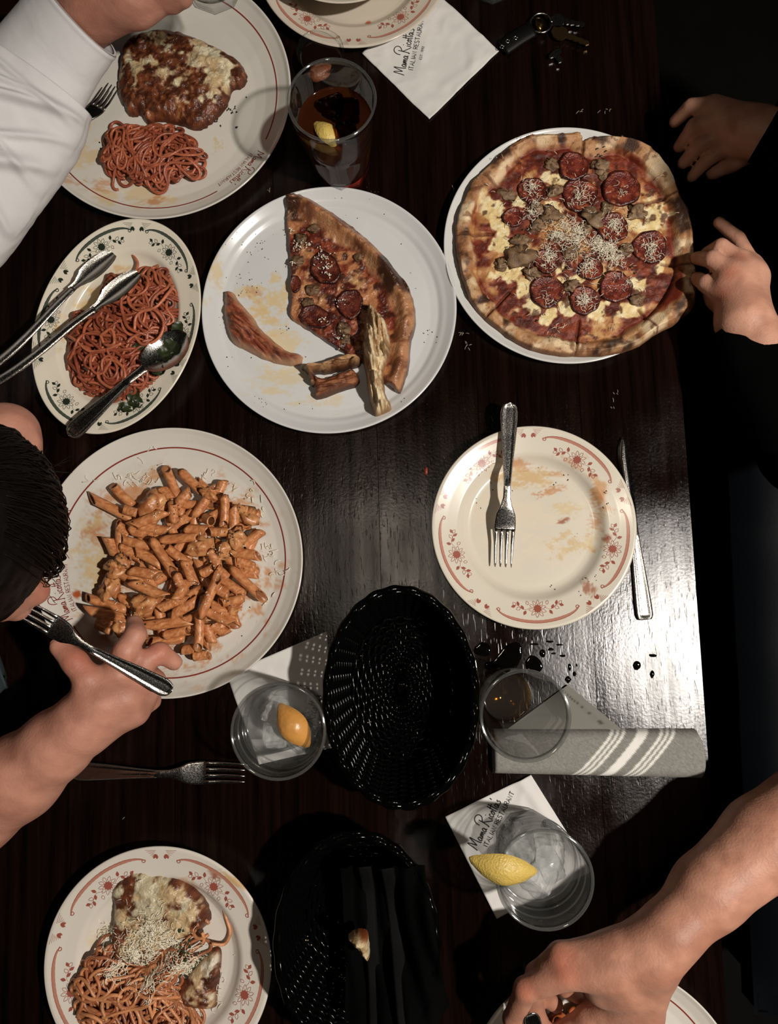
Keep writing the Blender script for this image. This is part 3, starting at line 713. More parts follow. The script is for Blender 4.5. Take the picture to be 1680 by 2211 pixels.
def spaghetti(name, label, poly, base_z, mound, n, m, r=.0019, seed=1, col=((150, 70, 44), (186, 104, 68)), extra=(), steps=70, curl=1.0):
    g = np.random.default_rng(seed); poly = np.asarray(poly); lo, hi = poly.min(0), poly.max(0); cen = poly.mean(0)
    gs = .0006; gnx, gny = ((hi-lo+.04)/gs).astype(int)+1
    G = sdf(*np.meshgrid(lo[0]-.02+np.arange(gnx)*gs, lo[1]-.02+np.arange(gny)*gs, indexing='ij'), poly)
    def look(x, y): return G[min(max(int((x-lo[0]+.02)/gs), 0), gnx-1), min(max(int((y-lo[1]+.02)/gs), 0), gny-1)]
    def lookv(x, y): return G[np.clip(((x-lo[0]+.02)/gs).astype(int), 0, gnx-1), np.clip(((y-lo[1]+.02)/gs).astype(int), 0, gny-1)]
    mb = MB()
    def run(path, rr, cc):
        V, Fc = sweep(path, rr, 6); t = np.repeat(np.linspace(0, 1, len(path)), 6)
        k = vn(t*14+g.uniform(0, 99), t*0+g.uniform(0, 99), 5)
        mb.add(V, Fc, mixc(np.array(cc)*.86, np.array(cc)*1.12, k))
    for s in range(n):
        lay = s/n
        while True:
            p = g.uniform(lo, hi)
            if look(p[0], p[1]) > .004: break
        h = g.uniform(0, 6.28); k = g.normal(0, 45)*curl; path = []; ds = .0024; q = p.copy()
        ns = int(steps*g.uniform(.5, 1.0)); X = []
        for i in range(ns):
            if i % 7 == 0: kt = g.choice([-1, 1])*abs(g.normal(62, 45))*curl
            k += (kt-k)*.22
            d = look(q[0], q[1])
            if d < .009:
                w = cen-q; dh = (math.atan2(w[1], w[0])-h+math.pi) % (2*math.pi)-math.pi
                h += np.sign(dh)*min(abs(dh), .42)
            h += k*ds; q = q+ds*np.array((math.cos(h), math.sin(h))); X.append(q.copy())
        X = np.array(X); D = np.clip(lookv(X[:, 0], X[:, 1]), 0, 1)
        H = mound(X[:, 0], X[:, 1], D)
        z = base_z+r+H*(.15+.85*lay)*.92+(vn(X[:, 0]*90+s, X[:, 1]*90, s % 50)-.5)*.005+g.uniform(0, .0015)
        z = np.maximum(z, base_z+r); z = np.convolve(np.pad(z, 3, mode='edge'), np.ones(7)/7, 'valid')
        t = g.uniform(0, 1); run(np.stack([X[:, 0], X[:, 1], z], 1), r*g.uniform(.85, 1.1), np.array(col[0])*(1-t)+np.array(col[1])*t)
    for path in extra: run(spline(path, 6), r, col[1])
    o = mb.build(name, m, kind='stuff'); return tag(o, label, 'spaghetti')
def blobby(name, c, rad, cols, m, parent=None, off=None, seed=0, sq=(1, 1, .7), label=None, lump=.35):
    """rough lump, a displaced ball"""
    n, k = 18, 12; V = []
    for i in range(k+1):
        for j in range(n):
            a, b = math.pi*i/k, 2*math.pi*j/n; V.append((math.sin(a)*math.cos(b), math.sin(a)*math.sin(b), math.cos(a)))
    V = np.array(V); f = 1+lump*(fbm(V[:, 0]+seed*3.1+V[:, 2], V[:, 1]+V[:, 2]*.7, 1.7, seed)-.5)*2
    f2 = fbm(V[:, 0]+seed+V[:, 2]*1.3, V[:, 1]-V[:, 2], 3.5, seed+9)
    W = V*(f*(.9+.25*f2))[:, None]*rad*np.asarray(sq)+np.asarray(c)
    i, j = np.meshgrid(np.arange(k), np.arange(n), indexing='ij'); q = np.stack([i*n+j, (i+1)*n+j, (i+1)*n+(j+1) % n, i*n+(j+1) % n], -1).reshape(-1, 4)
    col = mixc(cols[0], cols[1], sm(.35, .65, f2))
    if len(cols) > 2: col = col*(1-sm(.66, .7, fbm(V[:, 0]+seed, V[:, 1]+V[:, 2], 5, seed+4)))[:, None]+np.array(cols[2])*sm(.66, .7, fbm(V[:, 0]+seed, V[:, 1]+V[:, 2], 5, seed+4))[:, None]
    if off is not None: W = W-np.asarray(off)
    return obj(name, mesh(name, W, q, col), m, parent, label)
def napkin(name, label, corners, seed, z=0.0012, amp=.0016, nx=60, marks=None, creases=()):
    """paper napkin: quad of pixel corners, two plies thick, softly rumpled"""
    c = [P(x, y, 0)[:2] for x, y in corners]; u, v = np.meshgrid(np.linspace(0, 1, nx), np.linspace(0, 1, nx), indexing='ij')
    XY = ((1-u)*(1-v))[..., None]*c[0]+(u*(1-v))[..., None]*c[1]+(u*v)[..., None]*c[2]+((1-u)*v)[..., None]*c[3]
    X, Y = XY[..., 0], XY[..., 1]; cen = np.mean(c, 0); loc = np.array((cen[0], cen[1], TZ))
    n1 = fbm(X, Y, 18, seed, 3); ridge = np.abs(n1-.5)*2
    def zf(x, y):
        n = fbm(x, y, 18, seed, 3)
        zz = amp*np.clip(1-np.abs(n-.5)*7, 0, 1)+amp*.7*fbm(x, y, 45, seed+5, 3)
        for (x0, y0, x1, y1, hgt, wd_) in creases:
            a, b = P(x0, y0, 0)[:2], P(x1, y1, 0)[:2]; d = pline_d(x, y, [a, b]); zz = zz+hgt*np.exp(-(d/wd_)**2)
        return zz
    Z = zf(X, Y)
    root = thing(name, label, 'napkin', loc)
    T = np.stack([X-loc[0], Y-loc[1], Z+z], -1).reshape(-1, 3); B = T.copy(); B[:, 2] = np.maximum(B[:, 2]-z*.85, .0001)
    i, j = np.meshgrid(np.arange(nx-1), np.arange(nx-1), indexing='ij'); q = np.stack([i*nx+j, (i+1)*nx+j, (i+1)*nx+j+1, i*nx+j+1], -1).reshape(-1, 4)
    if (c[1]-c[0])[0]*(c[3]-c[0])[1]-(c[1]-c[0])[1]*(c[3]-c[0])[0] < 0: q = q[:, ::-1]
    fs = q.tolist()+(q[:, ::-1]+nx*nx).tolist(); ring = [k*nx for k in range(nx)]+[(nx-1)*nx+k for k in range(1, nx)]+[k*nx+nx-1 for k in range(nx-2, -1, -1)]+[k for k in range(nx-2, 0, -1)]
    fs += [[ring[k], ring[(k+1) % len(ring)], ring[(k+1) % len(ring)]+nx*nx, ring[k]+nx*nx] for k in range(len(ring))]
    obj('paper_ply', mesh('paper_ply', np.vstack([T, B]), fs), M['napkin'], root)
    if marks:
        (ox, oy), ang_, s, w = marks; o = P(ox, oy, 0); ca, sa = math.cos(ang_), math.sin(ang_); mb = MB()
        def fn(a, b):
            x, y = o[0]+a*ca-b*sa, o[1]+a*sa+b*ca
            return np.array((x-loc[0], y-loc[1], float(zf(np.array([x]), np.array([y]))[0])+z+.00025))
        logo(mb, fn, s, w); mb.build('printed_lettering', M['ink'], root, smooth=False)
    return root, zf, loc
# ------------------------------------------------------------------ plates in place
c, r = circ(48, 628, -74, 470, .0235)
TL = plate('dinner_plate', 'large white dinner plate under the breaded cutlet, beside the white shirt sleeve', 'plate', c, r, PROF_COUPE, seed=2, stains=[
    (170, 330, 70, 60, .5, YE, .8, 45), (300, 415, 110, 40, 0, YE, .75, 60), (330, 435, 30, 14, .3, OR, .9, 120), (230, 395, 60, 26, .2, OR, .7, 90), (470, 318, 16, 24, .3, (196, 170, 112), .9, 60), (150, 390, 50, 20, -.3, OR, .6, 110)])
ringline(TL[0], TL[2], r, .886, math.radians(-24), math.radians(-24+325))
mb = MB(); logo(mb, TL[2](math.radians(-41), .872), .0125, .00042, False); mb.build('printed_lettering', M['line_print'], TL[0], smooth=False, label='red printed restaurant lettering')
cP, rP = circ(69, 655, 924, 1508, .0235)
PE = plate('dinner_plate', 'large white dinner plate full of penne pasta', 'plate', cP, rP, PROF_COUPE, seed=4, stains=[
    (300, 1060, 100, 40, .25, OR, .85, 40), (215, 1120, 50, 80, -.5, OR, .9, 40), (205, 1190, 45, 90, 0, YE, .9, 45), (215, 1230, 50, 60, 0, YE, .8, 50), (166, 1284, 8, 8, 0, (170, 84, 48), 1.6, 20),
    (390, 1240, 190, 190, 0, (190, 120, 70), .9, 50), (390, 1380, 110, 26, .05, OR, 1.0, 40)])
ringline(PE[0], PE[2], rP, .86, math.radians(214), math.radians(182+360))
mb = MB(); logo(mb, PE[2](math.radians(199), .84), .0125, .00045, False); mb.build('printed_lettering', M['line_print'], PE[0], smooth=False, label='red printed restaurant lettering')
cS, rS = circ(435, 986, 402, 936, .018)
SL = plate('pizza_plate', 'flat white plate in the middle holding one pizza slice and crusts', 'plate', cS, rS, PROF_FLAT, (209, 210, 209), seed=6, stains=[
    (575, 640, 60, 50, .2, (214, 184, 128), .9, 55), (560, 690, 70, 40, 0, (212, 180, 122), .9, 60), (545, 630, 14, 30, .8, OR, .55, 60), (600, 740, 60, 60, 0, (216, 192, 142), .8, 60), (470, 590, 24, 70, -.3, (210, 178, 122), .7, 70), (620, 820, 90, 34, .2, (216, 190, 140), .7, 60), (700, 870, 70, 24, 0, (214, 186, 134), .55, 80)])
c2, r2 = circ(960, 1493, 272, 787, .018)
PZ = plate('pizza_plate', 'flat white plate under the whole uneaten pizza', 'plate', c2, r2, PROF_FLAT, (211, 210, 206), seed=8)
cE, rE = circ(930, 1377, 921, 1358, .0235)
EM = plate('side_plate', 'empty used cream plate with red flowers and a fork across it', 'plate', cE, rE, PROF_RIM, (214, 206, 190), seed=10, stains=[
    (1160, 1010, 90, 14, -.08, OR, .8, 80), (1140, 1032, 70, 22, -.05, (200, 160, 104), .8, 70), (1190, 1062, 44, 12, .15, OR, .9, 90), (1240, 1010, 50, 16, -.6, OR, .5, 90), (1290, 1060, 16, 60, .35, (190, 130, 76), .8, 80),
    (1285, 1130, 16, 80, -.05, OR, .75, 80), (1215, 1100, 44, 22, .2, YE, .7, 90), (1222, 1180, 50, 30, .2, (196, 156, 96), .6, 110), (1270, 1170, 30, 30, .5, YE, .6, 100), (1262, 1270, 16, 20, .5, RD, .8, 110), (1150, 1120, 130, 90, 0, (222, 206, 182), .6, 45), (1139, 1128, 8, 8, 0, RD, .9, 60), (1215, 1125, 16, 6, .4, RD, .9, 60), (1307, 1166, 8, 12, 0, RD, .9, 80)])
floral(EM[0], EM[2], rE, math.radians(56), 5, .80, .925, M['red_print'], mat('red_wash', (178, 124, 106), rough=.2), rE/.1215)
cL, rL = circ(93, 587, 1828, 2352, .0235)
LL = plate('side_plate', 'cream plate with red flowers under spaghetti and cheese-topped cutlet at bottom left', 'plate', cL, rL, PROF_RIM, (216, 208, 196), seed=12, stains=[
    (470, 1880, 16, 12, 0, RD, .9, 60), (520, 1895, 40, 8, -.5, (196, 150, 90), .8, 60), (250, 2060, 60, 80, 0, YE, .5, 60), (400, 1910, 30, 20, 0, OR, .5, 80)])
floral(LL[0], LL[2], rL, math.radians(54), 5, .80, .925, M['red_print'], bpy.data.materials['red_wash'], rL/.1215)
c, r = circ(553, 977, -290, 104, .0235)
SA = plate('side_plate', 'cream plate with red flowers cut by the top edge, under a bowl', 'plate', c, r, PROF_RIM, (204, 194, 178), seed=14, stains=[(796, 50, 8, 8, 0, (178, 96, 60), 1.5, 20), (810, 25, 10, 30, 0, (206, 182, 140), .6, 60)])
floral(SA[0], SA[2], r, math.radians(-54), 5, .80, .925, M['red_print'], bpy.data.materials['red_wash'], r/.1215)
zb = float(SA[1](c[0], c[1])); q_ = P(738, -186, .07); bl = (q_[0], q_[1], zb)
b = thing('soup_bowl', 'cream bowl cut by the top edge, standing on the flowered plate', 'bowl', bl)
V, Fc = lathe([(.0001, .004), (.03, .004), (.034, 0), (.038, 0), (.04, .006), (.072, .022), (.094, .042), (.1025, .0495), (.1045, .0505), (.104, .0515), (.1010, .0507), (.092, .043), (.070, .025), (.036, .010), (.0001, .009)], 96)
V[:, :2] *= 1.0
obj('bowl_body', mesh('bowl_body', V, Fc, np.tile((206., 196, 180), (len(V), 1))), M['porcelain'], b)
c, r = circ(999, 1621, 2080, 2740, .0235)
BR = plate('dinner_plate', 'white dinner plate with dark red line under the reaching hand at bottom right', 'plate', c, r, PROF_COUPE, seed=16)
ringline(BR[0], BR[2], r, .87, 0, 2*math.pi)
# oval platter
ca_, sa_ = math.radians(-19), 0
cen = P(252, 706, .02); pa, pb = P(252+240.5*math.sin(math.radians(19)), 706-240.5*math.cos(math.radians(19)), .02), P(252-240.5*math.sin(math.radians(19)), 706+240.5*math.cos(math.radians(19)), .02)
qa, qb = P(252+171*math.cos(math.radians(19)), 706+171*math.sin(math.radians(19)), .02), P(252-171*math.cos(math.radians(19)), 706-171*math.sin(math.radians(19)), .02)
la = np.linalg.norm(pa-pb)/2; lb = np.linalg.norm(qa-qb)/2; oa = math.atan2((pa-pb)[1], (pa-pb)[0]); oc = (pa+pb)/2
OV = plate('oval_platter', 'oval cream platter with green flower border holding spaghetti', 'platter', oc, la, PROF_RIM, (222, 214, 196), ab=(1, lb/la), rot=oa, seed=18, stains=[
    (215, 640, 60, 50, .6, (214, 176, 110), .8, 45), (260, 590, 50, 30, .3, (208, 160, 96), .7, 60), (150, 720, 24, 50, 0, (206, 164, 104), .7, 70), (330, 800, 30, 40, 0, OR, .5, 60)])
def ovang(px, py):
    q = P(px, py, .02)-oc; u = q[0]*math.cos(oa)+q[1]*math.sin(oa); v = (-q[0]*math.sin(oa)+q[1]*math.cos(oa))*la/lb; return math.atan2(v, u)
mb = MB(); mw = MB(); fl_ = [(218, 528), (362, 548), (110, 690), (146, 862), (296, 882), (404, 725)]; wg = [(297, 492), (128, 590), (90, 765), (205, 922), (385, 800), (412, 610)]
# an ellipse stretches u unequally, so each motif is laid out flat and turned to the rim direction instead
def ovmap(th, rad, sgn=1):
    def base(t, rr): return np.array((rr*math.cos(t)*math.cos(oa)-rr*lb/la*math.sin(t)*math.sin(oa), rr*math.cos(t)*math.sin(oa)+rr*lb/la*math.sin(t)*math.cos(oa)))
    def fn(u, v):
        # walk along the rim ellipse so that arc length is u
        n = 12; t = th; rr = rad*la
        for _ in range(n):
            d = np.linalg.norm((base(t+1e-3, rr)-base(t-1e-3, rr))/2e-3); t -= u/n/d
        p = base(t, rr); o = p/np.linalg.norm(p); tg = base(t-1e-3, rr)-base(t+1e-3, rr); nn_ = np.array((-tg[1], tg[0])); nn_ /= np.linalg.norm(nn_)
        p = p+nn_*v
        z = float(OV[1](p[0]+OV[3][0], p[1]+OV[3][1]))-OV[3][2]
        return np.array((p[0], p[1], z+.00022))
    return fn
for x, y in fl_: sprig(mb, mb, ovmap(ovang(x, y), .83), .95)
for k in range(6):
    f = ovang(*fl_[k]); arcband(mb, mw, ovmap(f, .935), -.041 if k != 99 else 0, .041, 0, 1.0)
for x, y in wg: wing(mb, ovmap(ovang(x, y), .93), 1.0)
mw.build('border_print', M['green_wash'], OV[0], smooth=False); mb.build('flower_print', M['green_print'], OV[0], smooth=False)
# ------------------------------------------------------------------ breaded cutlets and heaps
def cutlet(name, label, poly, z0, H, cheese, seed, white, extra=None, dark=(74, 38, 24), zb=None):
    def hf(x, y, d):
        return H*(1-np.exp(-d/.0055))*(.66+.6*fbm(x, y, 36, seed, 3))+.006*(fbm(x, y, 130, seed+3)-.5)*np.minimum(d/.003, 1)
    def cf(x, y, d, h):
        n = fbm(x, y, 75, seed+1); n2 = fbm(x, y, 190, seed+2)
        c = mixc(dark, (114, 62, 38), sm(.35, .65, n2)); c = mixc(c, (162, 96, 54), sm(.58, .7, n)*.7)
        ch = np.zeros_like(x); wx, wy = (fbm(x, y, 60, seed+31, 3)-.5)*.03, (fbm(x, y, 60, seed+32, 3)-.5)*.03
        for (px, py, rr, w) in cheese:
            q = P(px, py, z0-TZ+H); ch = np.maximum(ch, w*np.exp(-((x+wx-q[0])**2+(y+wy-q[1])**2)/(rr/1839)**2))
        k = sm(.30, .52, ch*.8+(n-.5)*.9+(n2-.5)*.35)
        c = mixc(c, mixc((192, 166, 126), white, sm(.4, .65, fbm(x, y, 60, seed+7))), k)
        c = mixc(c, (58, 30, 18), sm(.64, .72, fbm(x, y, 130, seed+11))*(.8-.55*k))
        return mixc(c, (70, 32, 18), sm(.004, 0, d)*.7)
    o = food(name, poly, z0, hf, cf, M['saucy'], sp=.0009, zb=zb); tag(o, label, 'cutlet')
    def zf(x, y):
        x = np.atleast_1d(x); y = np.atleast_1d(y); d = sdf(x, y, poly); return np.where(d > 0, z0+hf(x, y, np.maximum(d, 0)), TZ+.007)
    return o, zf
z1 = TZ+.0062
pl = pxpoly([(665, 380), (680, 280), (740, 200), (900, 155), (1040, 170), (1180, 230), (1290, 290), (1350, 330), (1395, 410), (1375, 470), (1310, 500), (1270, 600), (1190, 680), (1120, 720), (1040, 700), (960, 680), (880, 670), (830, 690), (790, 640), (730, 640), (690, 590), (655, 500)], .014, (0, 0), 2.625, 5, .0005, 1)
CU1 = cutlet('breaded_cutlet', 'breaded cutlet with melted cheese and dark red sauce beside the white shirt cuff', pl, z1, .016,
             [(440, 115, 42, 1.15), (468, 150, 45, 1.25), (460, 190, 30, 1.0), (350, 150, 45, .72), (300, 140, 40, .72), (280, 165, 26, .62), (430, 85, 26, .9), (380, 185, 50, .5), (350, 90, 45, .6), (300, 70, 36, .6), (450, 215, 26, .6)], 21, (216, 206, 174))
pl = pxpoly([(545, 930), (575, 800), (610, 720), (690, 690), (830, 700), (960, 690), (1050, 750), (1140, 830), (1190, 900), (1180, 980), (1080, 1030), (950, 1070), (800, 1060), (680, 1010)], .014, (0, 0), 2.625, 4)
spaghetti('spaghetti', 'small nest of red spaghetti below the breaded cutlet near the shirt sleeve', pl, z1, lambda x, y, d: .024*(1-np.exp(-d/.012)), 70, M['pasta'], seed=3, col=((132, 64, 44), (176, 100, 70)))
# bottom-left plate
zL = TZ+.0065
pl2 = pxpoly([(480, 360), (560, 270), (660, 210), (760, 230), (860, 255), (960, 280), (1060, 380), (1110, 470), (1130, 560), (1050, 640), (960, 690), (860, 740), (760, 830), (640, 860), (520, 800), (500, 640), (520, 480), (490, 400)], .018, (60, 1800), 2.897, 4, .0005, 2)
CU2 = cutlet('breaded_cutlet', 'breaded cutlet under melted white cheese on the bottom left flowered plate', pl2, zL, .017,
             [(310, 1915, 40, .85), (340, 1950, 50, .8), (385, 1945, 40, .62), (275, 1980, 40, .7), (340, 2000, 60, .95), (410, 1970, 34, .75), (248, 1925, 22, .95), (300, 2030, 50, 1.0), (320, 1880, 20, .5)], 22, (188, 178, 148), dark=(84, 44, 26))
pl3 = pxpoly([(990, 900), (1080, 800), (1150, 740), (1195, 760), (1190, 900), (1170, 1040), (1160, 1120), (1050, 1130), (950, 1100), (920, 1000)], .018, (60, 1800), 2.897, 4)
CU3 = cutlet('ricotta_dollop', 'white cheese-covered piece beside spaghetti on the bottom left plate', pl3, zL, .014, [(420, 2130, 50, .85), (440, 2165, 40, .8), (450, 2090, 36, .85)], 23, (214, 204, 184))
CU3[0]['category'] = 'food'
pl = pxpoly([(250, 900), (330, 800), (380, 720), (500, 690), (560, 760), (640, 860), (760, 850), (860, 740), (980, 660), (1010, 540), (1120, 480), (1180, 540), (1170, 640), (1130, 700), (1040, 820), (960, 900), (930, 1000), (960, 1120), (1060, 1170), (1100, 1260), (900, 1320), (600, 1330), (360, 1300), (290, 1180), (250, 1000)], .02, (60, 1800), 2.897, 3)
lp = [tuple(P(60+x/2.897, 1800+y/2.897, z)) for x, y, z in ((1150, 690, .018), (1230, 690, .012), (1265, 620, .0105), (1245, 540, .0098), (1220, 460, .010))]
spaghetti('spaghetti', 'tangled spaghetti pale with grated cheese on the bottom left plate', pl, zL, lambda x, y, d: .030*(1-np.exp(-d/.010)), 120, M['pasta'], seed=4, col=((142, 78, 50), (200, 138, 94)), extra=[lp])
heap = lambda x, y: zL+.03-.0*x
def zL2(x, y):
    x = np.atleast_1d(x); y = np.atleast_1d(y); d = sdf(x, y, pl); return np.maximum(CU2[1](x, y), np.where(d > 0, zL+.030*(1-np.exp(-np.maximum(d, 0)/.010))+.001, TZ))
shreds('grated_cheese', [(330, 2010, 60), (300, 2050, 50), (370, 2040, 50), (400, 2080, 60), (260, 2080, 30), (330, 2100, 40), (230, 2020, 26), (430, 2150, 50)], zL2, M['cheese'], (360, 220, 200, 260, 100, 120, 50, 160), label='grated white cheese strewn over the bottom left spaghetti', cat='cheese', seed=9, L=(.004, .010), r=.00032)
hb = [(417, 2034, 10, 10), (440, 2060, 12, 10), (412, 2105, 14, 12), (330, 2082, 8, 8), (395, 2000, 6, 3), (420, 2090, 14, 8)]
specks('chopped_parsley', hb, lambda x, y: float(zL2(x, y)[0])+.002, M['herb'], (.0012, .0024), label='chopped green parsley on the bottom left spaghetti', cat='herb')
# ------------------------------------------------------------------ oval platter food
zO = TZ+.0064
plo = pxpoly([(520, 880), (600, 840), (720, 860), (780, 740), (830, 600), (870, 500), (960, 545), (1060, 560), (1150, 500), (1250, 480), (1330, 470), (1390, 560), (1415, 700), (1410, 900), (1360, 980), (1320, 1090), (1240, 1200), (1260, 1300), (1280, 1380), (1180, 1480), (1060, 1540), (940, 1560), (800, 1510), (700, 1510), (600, 1480), (530, 1380), (510, 1250), (530, 1100), (500, 980)], .016, (0, 440), 3.652, 3)
def Zp(x, y, z): return tuple(P(x/3.652, 440+y/3.652, z))
ex = [[Zp(1060, 560, .02), Zp(1085, 470, .014), Zp(1040, 400, .0105), Zp(985, 330, .0095)],
      [Zp(960, 1520, .02), Zp(885, 1590, .011), Zp(910, 1630, .0105), Zp(960, 1590, .012), Zp(1000, 1480, .02)],
      [Zp(1040, 650, .034), Zp(1010, 760, .036), Zp(1080, 840, .036), Zp(1220, 820, .037), Zp(1330, 700, .034), Zp(1370, 640, .03)],
      [Zp(1060, 1000, .034), Zp(1080, 880, .037), Zp(1200, 830, .037), Zp(1290, 930, .035), Zp(1250, 1060, .033), Zp(1130, 1110, .031), Zp(1060, 1040, .033)],
      [Zp(780, 1250, .031), Zp(870, 1230, .034), Zp(970, 1290, .035), Zp(980, 1400, .033), Zp(880, 1450, .032), Zp(780, 1380, .031), Zp(780, 1280, .03)],
      [Zp(790, 1040, .033), Zp(880, 990, .036), Zp(900, 1100, .036), Zp(830, 1110, .034), Zp(790, 1030, .033)],
      [Zp(540, 1040, .024), Zp(600, 1080, .029), Zp(700, 1160, .033), Zp(830, 1150, .035), Zp(960, 1100, .035)]]
spaghetti('spaghetti', 'large tangle of red spaghetti on the oval green flowered platter', plo, zO, lambda x, y, d: .030*(1-np.exp(-d/.011)), 135, M['pasta'], seed=6, extra=ex, col=((134, 64, 44), (178, 102, 70)))
for k, (x, y, a, s) in enumerate([(1400, 1000, 1.2, .013), (1340, 1120, .9, .013), (1290, 1180, .5, .011), (1250, 1320, 0, .010), (1060, 1510, 1.0, .011), (1030, 1600, .6, .011), (1090, 1560, 2.0, .010), (1100, 1130, 0, .009), (985, 1600, .2, .009), (1260, 1290, 2.0, .009)]):
    q = np.array(Zp(x, y, .026 if k < 3 else .028 if k in (3, 7, 9) else .020)); t = np.linspace(-1, 1, 9); V = []
    for i, tt in enumerate(t):
        w = s*.55*(1-tt**2)**.6
        for u in (-1, -.5, 0, .5, 1):
            X, Y = tt*s*.9, u*w; V.append((q[0]+X*math.cos(a)-Y*math.sin(a), q[1]+X*math.sin(a)+Y*math.cos(a), q[2]+.0022*abs(u)+.0018*math.sin(tt*4+k)+.001*u*math.sin(tt*9)))
    i, j = np.meshgrid(np.arange(8), np.arange(4), indexing='ij'); f = np.stack([i*5+j, (i+1)*5+j, (i+1)*5+j+1, i*5+j+1], -1).reshape(-1, 4)
    V = np.array(V); V2 = V-np.array((0, 0, .0007)); o = obj('basil_leaf', mesh('basil_leaf', np.vstack([V, V2])-q, np.vstack([f, f[:, ::-1]+45])), M['herb'], loc=q)
    tag(o, ['dark wilted herb leaf at the right rim of the oval platter above the spoon bowl', 'dark herb leaf lying just above the serving spoon bowl', 'dark herb leaf inside the serving spoon bowl', 'small torn herb leaf at the tip of the spoon handle', 'herb leaf of the lower clump, topmost on the oval platter', 'herb leaf of the lower clump, leftmost over the flowers', 'herb leaf of the lower clump, rightmost of the clump', 'small herb shred in the middle of the platter spaghetti', 'herb leaf of the lower clump, lowest near the platter rim', 'herb shred crossing the neck of the serving spoon'][k], 'herb', 'herb leaves on the oval platter')
# ------------------------------------------------------------------ whole pizza
zp = TZ+.0054
piz = [(720, 232), (640, 235), (540, 240), (440, 265), (360, 320), (280, 390), (200, 470), (165, 540), (130, 640), (118, 740), (130, 850), (160, 960), (200, 1060), (270, 1140), (370, 1220), (480, 1280), (600, 1310), (720, 1315), (830, 1318), (930, 1300), (1010, 1270), (1100, 1210), (1190, 1160), (1270, 1085), (1290, 980), (1280, 860), (1270, 720), (1240, 600), (1200, 520), (1180, 460), (1120, 370), (1040, 300), (940, 262), (860, 250), (790, 250), (745, 270), (735, 250)]
plp = pxpoly(piz, .02, (930, 180), 2.24, 4, .0004, 3)
pc = P(1237, 530, .02)[:2]
def PZp(x, y): return P(930+x/2.24, 180+y/2.24, .018)[:2]
blob = [(600, 460, 46), (310, 590, 55), (330, 680, 55), (340, 770, 45), (600, 590, 32), (1080, 640, 60), (1010, 690, 36), (400, 930, 60), (350, 930, 40), (1010, 970, 40), (970, 1090, 50), (620, 880, 40), (660, 1080, 50), (480, 1080, 40), (700, 940, 30), (850, 640, 30), (560, 1130, 34), (820, 1100, 50), (430, 560, 25), (1100, 880, 25), (450, 990, 40), (640, 960, 40)]
cuts = [((740, 250), (715, 600)), ((1200, 540), (1000, 585)), ((130, 735), (300, 725)), ((700, 1310), (720, 1150)), ((270, 1130), (380, 1010)), ((1090, 1210), (1010, 1090)), ((250, 440), (400, 560)), ((1270, 900), (1120, 870))]
cutw = [(PZp(*a), PZp(*b_)) for a, b_ in cuts]
def zw(x, y): return .0225+.014*(fbm(np.arctan2(y-pc[1], x-pc[0])*3, 0*x, 1.3, 31, 2)-.5)
def pz_h(x, y, d):
    w = zw(x, y); t = d/w
    crust = .019*np.sqrt(np.clip(1-(2*np.clip(t, 0, 1)*.72-.55)**2*1.0, 0, 1))*(.62+.65*fbm(x, y, 34, 33, 3)+.12*(fbm(x, y, 150, 36)-.5))*np.minimum(d/.0015, 1)**.5
    inner = .0080+.0045*fbm(x, y, 55, 34, 3)+.0022*fbm(x, y, 200, 35)
    k = sm(.72, 1.15, t); h = crust*(1-k)+inner*k
    for a, b_ in cutw: h = h-.0045*np.exp(-(pline_d(x, y, [a, b_])/.0016)**2)*np.minimum(d/.004, 1)
    return np.maximum(np.maximum(h, .0006*np.minimum(d/.002, 1)), PZ[1](x, y)-zp+.0008+.0125*np.minimum(d/.006, 1)*sm(zp+.0005, zp+.006, PZ[1](x, y)))
